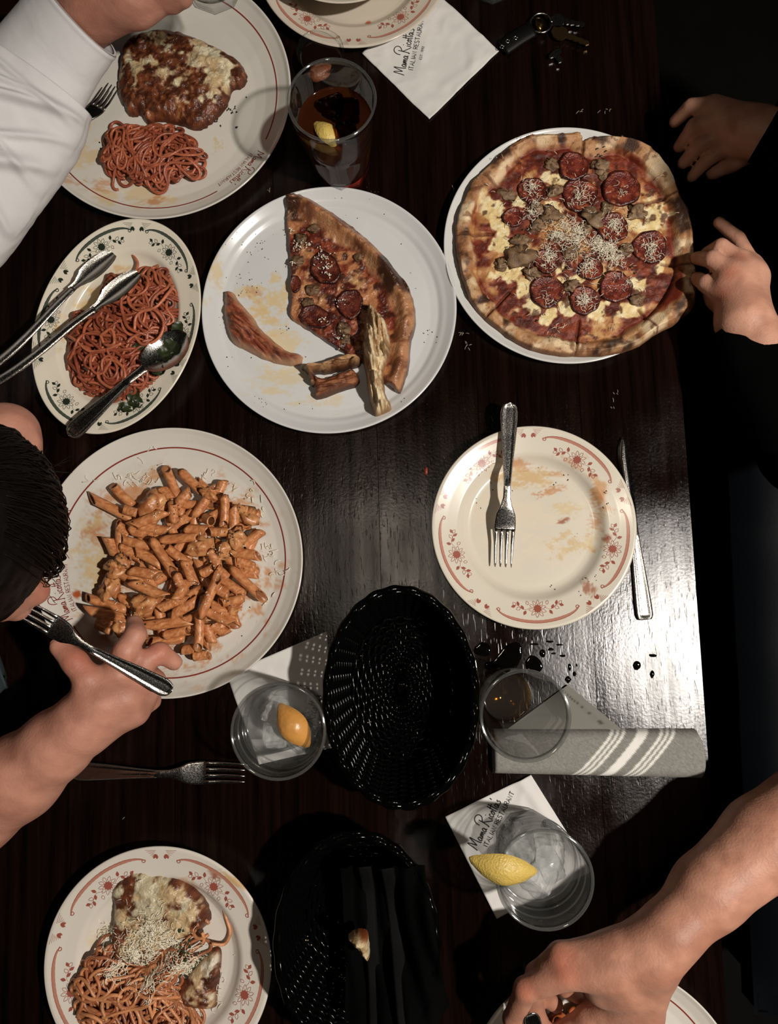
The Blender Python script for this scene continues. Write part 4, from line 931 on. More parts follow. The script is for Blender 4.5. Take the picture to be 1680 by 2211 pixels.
def pz_c(x, y, d, h):
    t = d/zw(x, y); n = fbm(x, y, 42, 41); n2 = fbm(x, y, 130, 42); n3 = fbm(x, y, 20, 43, 3)
    cr = mixc((218, 192, 154), (176, 130, 88), sm(.35, .65, n3)); cr = mixc(cr, (146, 92, 56), sm(.48, .66, n)*.8); cr = mixc(cr, (232, 212, 178), sm(.55, .7, fbm(x, y, 60, 48))*.6); cr = mixc(cr, (96, 56, 34), sm(.60, .72, n2)*.6)
    cr = mixc(cr, (52, 32, 22), sm(.565, .67, n*.6+n3*.4+.03*np.sin(9*np.arctan2(y-pc[1], x-pc[0])))*.9); cr = mixc(cr, (92, 58, 36), sm(.0035, 0, d)*.85)
    sa = mixc((86, 32, 20), (134, 62, 38), sm(.35, .7, n2)); sa = mixc(sa, (172, 108, 64), sm(.52, .66, n)*.9)
    ch = np.zeros_like(x)
    wx, wy = x+(fbm(x, y, 70, 91, 3)-.5)*.022, y+(fbm(x, y, 70, 92, 3)-.5)*.022
    for bx, by, br in blob:
        q = PZp(bx, by); ch = np.maximum(ch, np.exp(-((wx-q[0])**2+(wy-q[1])**2)/(br/2.24/1839*1.28)**2))
    oily = mixc((176, 122, 76), (204, 166, 112), sm(.4, .6, n2))
    rc = np.hypot(x-pc[0], y-pc[1])/.14
    base = mixc(sa, oily, sm(.50, .62, n*.7+fbm(x, y, 26, 44, 3)*.3+.05*(.5-rc))*.85)
    base = mixc(base, mixc((222, 196, 138), (232, 216, 172), sm(.4, .6, n2)), sm(.36, .60, ch*1.0+(n-.5)*.9+(n2-.5)*.5))
    base = mixc(base, (60, 26, 16), sm(.63, .72, fbm(x, y, 95, 45))*.7)
    c = mixc(cr, base, sm(.78, 1.02, t+(n-.5)*.7))
    ring = np.exp(-((t-1.05)/.17)**2)*sm(.38, .55, fbm(x, y, 30, 46)); c = mixc(c, (104, 34, 18), ring*.8)
    for a, b_ in cutw: c = mixc(c, (70, 30, 16), np.exp(-(pline_d(x, y, [a, b_])/.0013)**2)*.7)
    return c
po = thing('whole_pizza', 'whole round pepperoni and sausage pizza with blistered crust', 'pizza', (pc[0], pc[1], zp))
food('pizza_base', plp, zp, pz_h, pz_c, M['crust'], po, (pc[0], pc[1], zp), sp=.00094, zb=lambda x, y: PZ[1](x, y)+.0004)
def zpz(x, y):
    x = np.atleast_1d(x).astype(float); y = np.atleast_1d(y).astype(float); d = np.maximum(sdf(x, y, plp), 0); return zp+pz_h(x, y, d)
def pepperoni(px, py, rp, zf, parent, off, seed, sq=1.0, rot=0.0, sc=1839., tone=1.0):
    q = P(px, py, .018); r = rp/sc; n, k = 30, 12; V = []; C = []; g = np.random.default_rng(seed)
    for i in range(k+1):
        t = i/k
        for j in range(n):
            a = 2*math.pi*j/n; rr = r*t*(1+.05*math.sin(3*a+seed)+.03*math.sin(7*a)); X, Y = rr*math.cos(a)*sq, rr*math.sin(a)
            x, y = q[0]+X*math.cos(rot)-Y*math.sin(rot), q[1]+X*math.sin(rot)+Y*math.cos(rot); V.append((x, y, t))
    V = np.array(V); t = V[:, 2].copy(); zz = float(np.mean(zf(V[:, 0], V[:, 1])))
    nn = fbm(V[:, 0], V[:, 1], 170, seed); V[:, 2] = zz+.0022+.0022*t**4+.0010*(nn-.5)-.0018*sm(.93, 1, t)
    C = mixc((84, 28, 20), (122, 52, 38), sm(.38, .66, nn)); C = mixc(C, (54, 16, 12), sm(.78, .95, t)); C = mixc(C, (168, 90, 58), sm(.62, .7, fbm(V[:, 0], V[:, 1], 330, seed))*.8)*tone
    B = V.copy(); B[:, 2] -= .0022
    i, j = np.meshgrid(np.arange(k), np.arange(n), indexing='ij'); f = np.stack([i*n+j, (i+1)*n+j, (i+1)*n+(j+1) % n, i*n+(j+1) % n], -1).reshape(-1, 4)
    j = np.arange(n); e = np.stack([k*n+j, k*n+j+(k+1)*n, k*n+(j+1) % n+(k+1)*n, k*n+(j+1) % n], 1); m_ = (k+1)*n
    obj('pepperoni', mesh('pepperoni', np.vstack([V, B])-off, np.vstack([f, f[:, ::-1]+m_, e]), np.vstack([C, C*.8])), M['saucy'], parent)
poff = np.array((pc[0], pc[1], zp))
for k, (x, y, rr) in enumerate([(1149, 412, 31), (1251, 421, 39), (1238, 360, 34), (1341, 408, 42), (1323, 492, 34), (1403, 533, 38), (1180, 564, 28), (1180, 629, 37), (1262, 649, 33), (1329, 620, 36), (1276, 580, 27), (1108, 470, 22)]):
    pepperoni(x, y, rr, zpz, po, poff, 50+k)
for k, (x, y, rr) in enumerate([(1191, 354, 17), (1296, 358, 22), (1095, 417, 20), (1198, 412, 18), (1376, 457, 20), (1283, 470, 26), (1189, 466, 24), (1122, 555, 30), (1082, 573, 17), (1354, 537, 18), (1376, 647, 16), (1233, 617, 18), (1233, 546, 20), (1126, 519, 20), (1162, 488, 20), (1262, 494, 16), (1150, 590, 18), (1160, 450, 16), (1310, 450, 15), (1305, 380, 14), (1210, 510, 16)]):
    q = P(x, y, .018); z = float(zpz(q[0], q[1])[0])
    blobby('sausage_crumble', (q[0], q[1], z+rr/1839*.12), rr/1839*.92, ((106, 82, 60), (140, 112, 84), (60, 42, 30)), M['crust'], po, poff, k, (1, .8, .42), lump=.95)
hp = [(480, 520), (720, 560), (480, 640), (880, 700), (850, 820), (880, 860), (560, 850), (750, 900), (740, 1060), (1050, 800), (600, 750), (700, 740), (560, 1060), (640, 700), (720, 490), (910, 560), (500, 580), (800, 800), (1060, 840), (950, 980), (600, 1200)]
shreds('grated_cheese', [(930+x/2.24, 180+y/2.24, 26) for x, y in hp]+[(1235, 530, 120), (1235, 500, 190)], lambda x, y: zpz(x, y)+.0032, M['cheese'], [60, 70, 60, 110, 150, 130, 90, 90, 90, 60, 80, 80, 20, 60, 14, 12, 30, 120, 40, 20, 10, 260, 160], parent=po, off=poff, label='fine pale grated cheese strewn over the middle', seed=11, L=(.004, .010), r=.00026)
specks('parsley_flecks', [(930+x/2.24, 180+y/2.24, 8, n) for x, y, n in ((560, 380, 3), (830, 370, 5), (800, 320, 2), (430, 730, 3), (370, 800, 4), (510, 690, 4), (640, 910, 2), (980, 920, 3), (1000, 620, 3), (740, 850, 3), (530, 1140, 4), (890, 320, 2))], lambda x, y: float(zpz(x, y)[0])+.003, M['herb'], (.0008, .0016), po, poff)
# ------------------------------------------------------------------ the slice and its crusts
zs = TZ+.0054
slp = pxpoly([(555, 115), (600, 112), (680, 125), (760, 170), (850, 230), (960, 300), (1060, 390), (1150, 480), (1230, 580), (1290, 650), (1330, 760), (1340, 880), (1310, 1010), (1300, 1130), (1270, 1240), (1240, 1305), (1190, 1270), (1140, 1240), (1090, 1170), (1000, 1110), (900, 1060), (760, 970), (640, 890), (575, 845), (580, 740), (575, 640), (562, 400), (548, 250)], .016, (420, 380), 2.8, 4, .0004, 5)
def S_(x, y): return P(420+x/2.8, 380+y/2.8, .016)[:2]
edge = [S_(*q) for q in ((555, 115), (680, 125), (850, 230), (1060, 390), (1230, 580), (1330, 760), (1340, 880), (1310, 1010), (1300, 1130), (1240, 1305))]
def sl_h(x, y, d):
    e = pline_d(x, y, edge); t = e/(.018+.006*fbm(x, y, 20, 61, 2))
    h = .014*np.exp(-((t-.5)/.42)**2)*(.7+.6*fbm(x, y, 30, 62, 3))+.0055+.005*fbm(x, y, 60, 63)+.0026*fbm(x, y, 190, 68)
    return np.maximum(h*np.minimum(d/.0022, 1)**.55, SL[1](x, y)-zs+.0006+.007*np.minimum(d/.004, 1)*sm(zs+.0002, zs+.004, SL[1](x, y)))
def sl_c(x, y, d, h):
    e = pline_d(x, y, edge); n = fbm(x, y, 50, 64); n2 = fbm(x, y, 140, 65); n3 = fbm(x, y, 22, 66, 3); t = e/.024
    cr = mixc((178, 126, 88), (118, 70, 44), sm(.35, .60, n)); cr = mixc(cr, (54, 31, 20), sm(.50, .64, n3*.6+n*.4)*.9); cr = mixc(cr, (196, 160, 122), sm(.6, .72, n2)*.5); cr = mixc(cr, (70, 42, 26), sm(.003, 0, d)*.8)
    sa = mixc((78, 30, 21), (132, 62, 40), sm(.35, .65, n2)); sa = mixc(sa, (188, 130, 86), sm(.55, .70, n)*.85); sa = mixc(sa, (54, 24, 16), sm(.62, .72, fbm(x, y, 80, 67))*.8)
    for bx, by, br in ((980, 640, 60), (690, 690, 40), (830, 350, 40), (700, 600, 40), (760, 740, 40), (640, 440, 40)):
        q = S_(bx, by); sa = mixc(sa, (208, 170, 118), np.exp(-((x-q[0])**2+(y-q[1])**2)/(br/2.8/1839)**2)*sm(.3, .6, n2)*.9)
    tip = S_(610, 180); tp = np.exp(-((x-tip[0])**2+(y-tip[1])**2)/.022**2)
    return mixc(cr, sa, sm(.75, 1.15, t+(n-.5)*.8-tp*1.2))
sc_ = S_(900, 700); sr = thing('pizza_slice', 'big pepperoni pizza slice with browned crust on the middle white plate', 'pizza', (sc_[0], sc_[1], zs)); soff = np.array((sc_[0], sc_[1], zs))
food('slice_base', slp, zs, sl_h, sl_c, M['saucy'], sr, soff, sp=.0009, zb=lambda x, y: SL[1](x, y)+.0003)
def zsl(x, y):
    x = np.atleast_1d(x).astype(float); y = np.atleast_1d(y).astype(float); d = sdf(x, y, slp); return np.where(d > 0, zs+sl_h(x, y, np.maximum(d, 0)), zs)
for k, (x, y, rr, sq, ro) in enumerate([(790, 555, 40, .78, .5), (940, 770, 34, .85, 0), (730, 850, 36, .7, 1.2), (610, 650, 20, .6, 0)]): pepperoni(420+x/2.8, 380+y/2.8, rr, zsl, sr, soff, 80+k, sq, ro, tone=.8)
for k, (x, y, rr) in enumerate([(630, 510, 17), (720, 690, 15), (640, 390, 14), (690, 770, 12), (900, 930, 16), (920, 990, 12), (720, 320, 13), (1000, 490, 12)]):
    q = S_(x, y); blobby('sausage_crumble', (q[0], q[1], float(zsl(q[0], q[1])[0])+rr/1839*.12), rr/1839*.95, ((88, 66, 46), (122, 94, 66), (48, 34, 24)), M['crust'], sr, soff, k+40, (1, .8, .42), lump=.95)
shreds('grated_cheese', [(420+x/2.8, 380+y/2.8, rr) for x, y, rr in ((780, 500, 18), (800, 570, 18), (630, 440, 14), (700, 430, 14), (880, 770, 14), (780, 880, 12), (880, 990, 18), (590, 350, 8), (600, 540, 8), (820, 610, 12))], lambda x, y: zsl(x, y)+.003, M['cheese'], (26, 26, 18, 14, 10, 12, 18, 8, 8, 12), parent=sr, off=soff, seed=13, L=(.0015, .003), r=.0005)
def crust_piece(label, pts, H, tones, seed, z0=zs, org=(420, 380), sc=2.8, bump=.35, fib=0.0, edgew=.3):
    cf_, sf_ = math.cos(fib), math.sin(fib)
    def fb(x, y, f, s, o=4): return fbm((x*cf_+y*sf_)*.28, (-x*sf_+y*cf_)*1.3, f, s, o)      # baked crumb pulled into strands along the piece
    pl_ = pxpoly(pts, z0-TZ+H*.5, org, sc, 4, .0004, seed); W = np.percentile(sdf(*np.meshgrid(np.linspace(pl_[:, 0].min(), pl_[:, 0].max(), 60), np.linspace(pl_[:, 1].min(), pl_[:, 1].max(), 60)), pl_), 99)
    def hf(x, y, d): return H*np.sqrt(np.clip(1-(1-np.clip(d/W, 0, 1))**2, 0, 1))*(.62+bump*1.5*np.abs(fb(x, y, 90, seed, 3)-.5)*2+bump*1.0*(fb(x, y, 260, seed+4, 3)-.5)+bump*.8*fbm(x, y, 34, seed+6, 3))
    def cf(x, y, d, h):
        n = fb(x, y, 110, seed+1); n2 = fb(x, y, 300, seed+2); c = mixc(tones[0], tones[1], sm(.38, .6, n)); c = mixc(c, tones[2], sm(.48, .64, n2)*.85); c = mixc(c, (56, 32, 22), sm(.62, .7, fbm(x, y, 110, seed+3))*.35)
        return mixc(c, tones[3], sm(edgew, 0, d/W+(n-.5)*.3)*.8)
    c_ = pl_.mean(0); o = food('pizza_crust', pl_-c_, z0, lambda x, y, d: hf(x+c_[0], y+c_[1], d), lambda x, y, d, h: cf(x+c_[0], y+c_[1], d, h), M['crust'], sp=.0008)
    o.location = (c_[0], c_[1], 0); return tag(o, label, 'crust', )
crust_piece('red-sauced crescent of gnawed crust at the left of the middle plate', [(180, 685), (225, 690), (262, 745), (345, 840), (400, 920), (480, 990), (560, 1050), (640, 1070), (645, 1115), (600, 1135), (500, 1125), (400, 1090), (300, 1040), (225, 995), (185, 890), (172, 760)], .02, ((124, 58, 38), (158, 90, 60), (86, 36, 24), (200, 160, 124)), 71, fib=-.75, edgew=.55)
crust_piece('short brown end of crust at the bottom of the middle plate', [(715, 1190), (780, 1215), (850, 1195), (920, 1170), (960, 1160), (995, 1225), (965, 1262), (860, 1300), (735, 1340), (715, 1275)], .022, ((128, 74, 46), (98, 54, 34), (160, 108, 72), (64, 36, 24)), 73, fib=.2)
crust_piece('thin curled strip of brown crust bridging the slice tip', [(640, 1150), (700, 1125), (800, 1115), (880, 1085), (930, 1065), (995, 1085), (998, 1130), (900, 1155), (800, 1180), (720, 1185), (730, 1240), (700, 1255), (680, 1190)], .030, ((140, 98, 64), (104, 64, 40), (180, 142, 102), (54, 32, 22)), 75, bump=.35, fib=.3)
crust_piece('long pale torn crust leaning on the pizza slice', [(1050, 765), (1085, 775), (1125, 830), (1165, 880), (1190, 1010), (1180, 1090), (1145, 1180), (1150, 1290), (1190, 1380), (1180, 1415), (1100, 1445), (1075, 1410), (1045, 1270), (1015, 1080), (1015, 950), (1025, 850)], .036, ((208, 186, 148), (224, 206, 170), (168, 132, 92), (134, 94, 60)), 77, bump=.5, fib=1.75)
fl = [(420+x/2.8, 380+y/2.8, s, n) for x, y, s, n in ((350, 400, 26, 26), (1000, 170, 30, 8), (875, 82, 4, 4), (1090, 130, 6, 4), (1280, 620, 20, 4), (200, 1090, 20, 5), (400, 1360, 10, 5), (440, 1400, 8, 4), (720, 1395, 4, 2), (280, 640, 14, 12), (340, 660, 14, 10), (600, 1490, 20, 2), (1430, 970, 12, 8), (1320, 400, 50, 3), (150, 880, 12, 2), (930, 210, 20, 3), (300, 270, 10, 1), (650, 1105, 5, 4), (550, 920, 6, 6), (1350, 1390, 30, 5))]
specks('pepper_crumbs', fl, SL[1], M['fleck'], (.0004, .0010), label='black pepper and burnt crumbs scattered on the middle white plate', cat='crumbs')
specks('herb_crumbs', [(466, 258, 5, 5), (502, 232, 6, 5), (528, 208, 4, 1), (212, 314, 4, 3), (500, 228, 8, 4), (508, 271, 2, 1)], TL[1], M['fleck'], (.0008, .0022), label='dark herb crumbs beside the cutlet on the top left plate', cat='crumbs')
specks('food_crumbs', [(1028, 1084, 5, 3), (1303, 1065, 3, 3), (1200, 1264, 5, 3), (1242, 1278, 5, 2), (1060, 1052, 4, 2), (1240, 1155, 4, 2), (1210, 1025, 20, 5), (1300, 1090, 8, 4), (1275, 1255, 10, 6), (1140, 1020, 30, 6)], EM[1], M['fleck'], (.0005, .0012), label='dark food crumbs stuck on the empty flowered plate', cat='crumbs')
# ------------------------------------------------------------------ penne: one open ridged tube, cut slantwise; every tube its own thing
def penne_mesh(seed, bend, cut):
    n, k = 20, 12; R, w = .0060, .0011; Lh = .5; V = []; g = np.random.default_rng(seed)
    for lay, rad in ((0, R), (1, R-w)):
        for i in range(k+1):
            t = -1+2*i/k
            for j in range(n):
                a = 2*math.pi*j/n; rr = rad*(1+(.035*(j % 2) if lay == 0 else 0))*(1-.06*bend*t*t)
                V.append((rr*math.cos(a), t*.0195+1.15*rad*math.cos(a)*t**4*cut, rr*math.sin(a)+bend*.002*(t*t-.4)))
    V = np.array(V); m_ = (k+1)*n; i, j = np.meshgrid(np.arange(k), np.arange(n), indexing='ij')
    f = np.stack([i*n+j, i*n+(j+1) % n, (i+1)*n+(j+1) % n, (i+1)*n+j], -1).reshape(-1, 4)
    j = np.arange(n); e0_ = np.stack([j, j+m_, (j+1) % n+m_, (j+1) % n], 1); e1_ = np.stack([k*n+j, k*n+(j+1) % n, k*n+(j+1) % n+m_, k*n+j+m_], 1)
    V[:, 2] *= .9; s = fbm(V[:, 0]*3+V[:, 2], V[:, 1], 260, seed)
    C = mixc((206, 138, 88), (172, 104, 62), sm(.35, .65, s)); C = mixc(C, (218, 164, 114), sm(.62, .72, fbm(V[:, 0]+V[:, 2]*2, V[:, 1], 380, seed+3))*.7)
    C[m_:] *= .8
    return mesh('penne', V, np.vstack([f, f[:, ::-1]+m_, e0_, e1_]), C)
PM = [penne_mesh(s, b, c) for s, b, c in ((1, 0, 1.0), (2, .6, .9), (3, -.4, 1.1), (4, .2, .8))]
A, B, C_, D = (180, 1000), (380, 1000), (160, 1200), (360, 1200)
PL = [(A, 1240, 60, 1430, 520, 1), (A, 430, 330, 740, 640, 1), (A, 90, 510, 730, 840, 1), (A, 590, 690, 820, 760, 2.4), (A, 1180, 370, 1340, 560, 1), (A, 700, 960, 1250, 730, 2.5), (A, 860, 950, 1290, 1040, 1.7), (A, 700, 1010, 1130, 1130, 1.5), (A, 520, 930, 690, 1110, 1), (A, 540, 1140, 1010, 1260, 1.6), (A, 360, 1110, 500, 1420, 1), (A, 1190, 1160, 1820, 1110, 2.2), (A, 1050, 1180, 1380, 1680, 3), (A, 560, 1270, 900, 1450, 1.2), (A, 760, 1310, 1170, 1520, 1.8), (A, 1220, 1250, 1620, 1540, 2), (A, 1350, 580, 1370, 900, 2), (A, 1400, 640, 1620, 420, 1.5),
      (B, 90, 150, 400, 430, 1.4), (B, 290, 800, 620, 330, 1.6), (B, 630, 480, 720, 270, 1.2), (B, 740, 510, 730, 960, 2), (B, 880, 640, 880, 990, 2), (B, 440, 830, 600, 900, 2.2), (B, 150, 990, 520, 1020, 2), (B, 480, 1040, 800, 1040, 2.6), (B, 960, 1280, 1290, 1030, 1.5), (B, 830, 1350, 1270, 1400, 1.9), (B, 870, 1440, 1190, 1570, 1.5), (B, 510, 1330, 660, 1600, 2), (B, 1000, 1640, 1230, 1640, 1),
      (C_, 170, 630, 780, 810, 1.6), (C_, 180, 830, 860, 960, 2.2), (C_, 860, 940, 1060, 1250, 2.6), (C_, 880, 400, 1400, 640, 2.6), (C_, 840, 220, 1280, 300, 2), (C_, 1250, 820, 1550, 680, 2.3), (C_, 1450, 910, 1860, 680, 2.0), (C_, 1050, 1070, 1760, 970, 1.8), (C_, 1360, 1200, 1760, 1120, 1.4), (C_, 1100, 1300, 1640, 1260, .9), (C_, 880, 1160, 1010, 1310, .9), (C_, 420, 970, 620, 1060, .9), (C_, 300, 1000, 560, 1130, .6),
      (D, 790, 280, 520, 890, 3.2), (D, 500, 880, 480, 1420, 2.0), (D, 140, 290, 270, 560, 2.6), (D, 270, 80, 420, 430, 2.3), (D, 590, 830, 1060, 1060, 1.7), (D, 650, 730, 1120, 980, 1.3), (D, 690, 1040, 920, 1190, 1), (D, 580, 1000, 690, 1320, 1.2), (D, 240, 1420, 480, 1400, .8), (D, 400, 1520, 650, 1500, .9), (D, 1000, 220, 1450, 640, 2.2), (D, 780, 310, 1150, 580, 1.7), (D, 720, 470, 950, 600, 2.2), (D, 790, 720, 1160, 640, 1.8), (D, 1100, 250, 1370, 270, 1.2), (D, 730, 170, 930, 330, 2), (D, 520, 280, 730, 180, 2.2), (D, 1010, 70, 1310, 190, 1.4), (D, 150, 660, 330, 690, 2), (D, 330, 350, 200, 680, 1.7), (D, 20, 740, 160, 560, 1.9)]
low = [(260, 1160), (300, 1140), (340, 1110), (380, 1080), (400, 1120), (430, 1090), (450, 1060), (470, 1110), (500, 1140), (420, 1150), (350, 1180), (300, 1190), (280, 1240), (320, 1250), (360, 1240), (400, 1220), (450, 1200), (490, 1200), (520, 1230), (470, 1250), (420, 1280), (380, 1290), (340, 1300), (290, 1310), (260, 1330), (310, 1350), (350, 1350), (400, 1340), (440, 1320), (480, 1310), (500, 1290), (460, 1360), (430, 1370), (480, 1340), (540, 1180), (530, 1130), (390, 1180), (330, 1210), (440, 1240), (370, 1130)]
g = np.random.default_rng(12)
for x, y in low:
    a = g.uniform(0, 6.28); PL.append(((x, y), -40*7*math.cos(a)*.9, -40*7*math.sin(a)*.9, 40*7*math.cos(a)*.9, 40*7*math.sin(a)*.9, .35+g.uniform(0, .45)))
hc_ = P(385, 1215, .02); PT = []
def sector(p):
    d = np.asarray(p)[:2]-hc_[:2]; r = np.hypot(*d)
    if r < .028: return 'middle'
    s = ['right', 'upper right', 'top', 'upper left', 'left', 'lower left', 'bottom', 'lower right'][int(round(math.atan2(d[1], d[0])/(math.pi/4))) % 8]
    return s if r < .068 else s+' edge'
def lean(d):
    t = math.degrees(math.atan2(d[1], d[0])) % 180
    return 'level' if t < 22 or t > 158 else 'slanting up right' if t < 68 else 'pointing up' if t < 112 else 'slanting up left'
for k, (o, xa, ya, xb, yb, lv) in enumerate(PL):
    lv *= 1.0; z = .0105+.0078*lv; a = P(o[0]+xa/7, o[1]+ya/7, z); b = P(o[0]+xb/7, o[1]+yb/7, z+g.uniform(-.002, .002)); d = b-a; L = np.linalg.norm(d)
    if k in (23, 63): b = b+np.array((0, 0, .016)); d = b-a; L = np.linalg.norm(d)
    y = d/L; x = np.cross(y, (0, 0, 1)); x /= np.linalg.norm(x); zz = np.cross(x, y)
    q = Matrix((x, y, zz)).transposed().to_quaternion() @ Euler((0, g.uniform(0, 6.28), 0)).to_quaternion()
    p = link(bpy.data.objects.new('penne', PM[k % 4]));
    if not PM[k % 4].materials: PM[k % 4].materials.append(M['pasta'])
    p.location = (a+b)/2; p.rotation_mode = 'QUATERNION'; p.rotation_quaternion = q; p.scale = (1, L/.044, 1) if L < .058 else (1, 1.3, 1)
    PT.append(p); tag(p, '%s penne tube %s, %s of the heap at left' % ('half-buried' if lv < 1 else 'top' if lv >= 1.9 else 'sauced', lean(d), sector((a+b)/2)), 'pasta', 'penne on the large plate at left')
for lb in sorted({p['label'] for p in PT}):      # tubes that read alike are told apart from left to right
    same = sorted([p for p in PT if p['label'] == lb], key=lambda p: p.location.x)
    if len(same) > 1:
        for k, p in enumerate(same): p['label'] = lb.replace(' of the heap at left', ' of heap')+', '+('leftmost' if k == 0 else 'rightmost' if k == len(same)-1 else ['second', 'third', 'fourth', 'fifth'][k-1]+' from left')
for k, (x, y, rr, lv) in enumerate([(325, 1090, 24, 1.8), (253, 1230, 20, 2.2), (236, 1270, 20, 1.8), (312, 1310, 24, 2.6), (530, 1112, 20, 2.0), (508, 1162, 20, 2.8), (432, 1182, 22, 2.5), (480, 1192, 17, 2.6), (262, 1360, 16, 1.6), (262, 1216, 15, 2.6), (452, 1068, 14, 2.4), (508, 1310, 18, 1.6), (335, 1290, 12, 2.4)]):
    q = P(x, y, .012+.006*lv); gg = np.random.default_rng(k)
    o = blobby('chicken_piece', (0, 0, 0), rr/1839*1.05, ((206, 150, 98), (170, 104, 62), (66, 42, 26) if k in (1, 4, 5, 9, 7) else (150, 84, 48)), M['pasta'], None, None, k+3, (1.15, .85, .6), lump=.95)
    o.location = q; o.rotation_euler = (0, 0, gg.uniform(0, 6)); tag(o, '%s chicken chunk in orange sauce, %s of the penne heap' % ('charred' if k in (1, 4, 5, 7, 9) else 'large pale' if rr > 21 else 'small', sector(q)), 'chicken', 'chicken pieces among the penne')
def zpen(x, y): return PE[1](x, y)
bpy.context.view_layer.update()
shreds('cheese_crumbs', [(480, 1180, 60), (430, 1250, 70), (350, 1120, 60), (470, 1300, 60), (300, 1330, 50), (340, 1240, 60)], lambda x, y: top_z(x, y), M['cheese'], (16, 14, 12, 12, 10, 8), label='fine cheese crumbs melting on top of the penne heap', cat='cheese', seed=44, L=(.0015, .005), r=.0005, lift=.0001)
shreds('cheese_shavings', [(300, 1030, 40), (340, 1010, 20), (285, 1040, 16), (440, 1030, 20), (500, 1060, 24), (560, 1100, 20), (580, 1190, 20), (600, 1230, 16), (575, 1300, 12), (330, 960, 14), (140, 1190, 10), (250, 1040, 10), (195, 1040, 8), (540, 1070, 20)], zpen, mat('parmesan', (222, 214, 196), rough=.4), (14, 6, 6, 7, 6, 6, 9, 6, 6, 2, 5, 4, 3, 5), label='thin pale cheese shavings round the rim of the penne plate', cat='cheese', seed=21, L=(.006, .013), r=.0007, lift=.0002)
specks('herb_flecks', [(x, y, 40, 9) for x, y in ((340, 1120), (480, 1170), (300, 1260), (430, 1260), (480, 1330), (330, 1340), (400, 1130))]+[(481, 1186, 5, 6), (508, 1155, 8, 8), (526, 1100, 6, 6), (258, 1228, 8, 7), (275, 1200, 6, 4)], lambda x, y: float(top_z(x, y)[0]), M['fleck'], (.0006, .0014), label='dark herb flecks on the penne heap', cat='herb')
# ------------------------------------------------------------------ cutlery in place
fork('fork', 'steel fork lying across the empty flowered plate, tines down the photo', P(1100, 870, .026), P(1085, 1224, .010))
fork('fork', 'steel fork lying alone on the bare table left of the lemon water glass', P(155, 1664, .001), P(532, 1666, .001))
fork('fork', 'fork half hidden under the white shirt cuff, tines touching the cutlet', P(95, 400, .040), P(248, 192, .021))
# table knife under the right rim of the empty plate
k0, k1 = P(1392, 1338, .0005), P(1342, 946, .0005)
kn = placed('table_knife', 'steel table knife beside the empty flowered plate, handle towards the napkin', 'knife', k0, k1, 0)
Lk = np.linalg.norm(k1-k0); HS = HANDW; HANDW = [(0, .0070), (.002, .0085), (.006, .0096), (.02, .0094), (.05, .0078), (.085, .0056), (.105, .0048)]
handle_part(kn, Lk, (np.array([0, .2]), np.array([.0016, .0022])), [(.112, .0050)], thick=.0026)
HANDW = HS
ys = np.linspace(.110, Lk, 40); up_ = np.interp(ys, [.11, .13, .19, Lk-.012, Lk], [.0048, .0062, .0078, .0062, .001]); dn = np.interp(ys, [.11, .13, Lk-.01, Lk], [.0048, .0056, .0058, .002])
V = np.concatenate([np.stack([-up_, ys, np.full(40, .0022)], 1), np.stack([(dn-up_)/2, ys, np.full(40, .0034)], 1), np.stack([dn, ys, np.full(40, .0028)], 1), np.stack([(dn-up_)/2, ys, np.full(40, .0014)], 1)])
i = np.arange(39); fs = np.concatenate([np.stack([a*40+i, a*40+i+1, b*40+i+1, b*40+i], 1) for a, b in ((0, 1), (1, 2), (2, 3), (3, 0))]).tolist()+[[0, 40, 80, 120], [159, 119, 79, 39]]
obj('blade', mesh('blade', V, fs), M['steel'], kn)
# serving spoon, bowl buried in the pasta
s0, s1 = P(148, 940, .030), P(405, 725, .026)
sp_ = placed('serving_spoon', 'steel serving spoon with beaded handle resting on the oval platter rim', 'spoon', s0, s1, 0)
Ls = np.linalg.norm(s1-s0); sk = Ls/.19; SZ = (np.array([0, .05, .1, .13, .16, .19]), np.array([0, .004, .009, .006, .000, .002]))
handle_part(sp_, Ls, SZ, [(.118, .0042), (.128, .0055)], thick=.0018)
ys = np.linspace(.124, .19, 16); hw = .0175*np.sqrt(np.clip(1-((ys-.157)/.0335)**2, 0, 1))+.001; us = np.linspace(-1, 1, 13); V = []
for y, h in zip(ys, hw):
    for u in us: V.append((u*h, y, np.interp(y, *SZ)+.004-.0075*(1-u*u)*max(0, 1-((y-.157)/.034)**2)**.7))
V = np.array(V); i, j = np.meshgrid(np.arange(15), np.arange(12), indexing='ij'); f = np.stack([i*13+j, i*13+j+1, (i+1)*13+j+1, (i+1)*13+j], -1).reshape(-1, 4)
obj('spoon_bowl', mesh('spoon_bowl', np.vstack([V, V-np.array((0, 0, .0009))]), np.vstack([f, f[:, ::-1]+len(V)])), M['steel'], sp_); sp_.scale = (1.1, sk, 1)
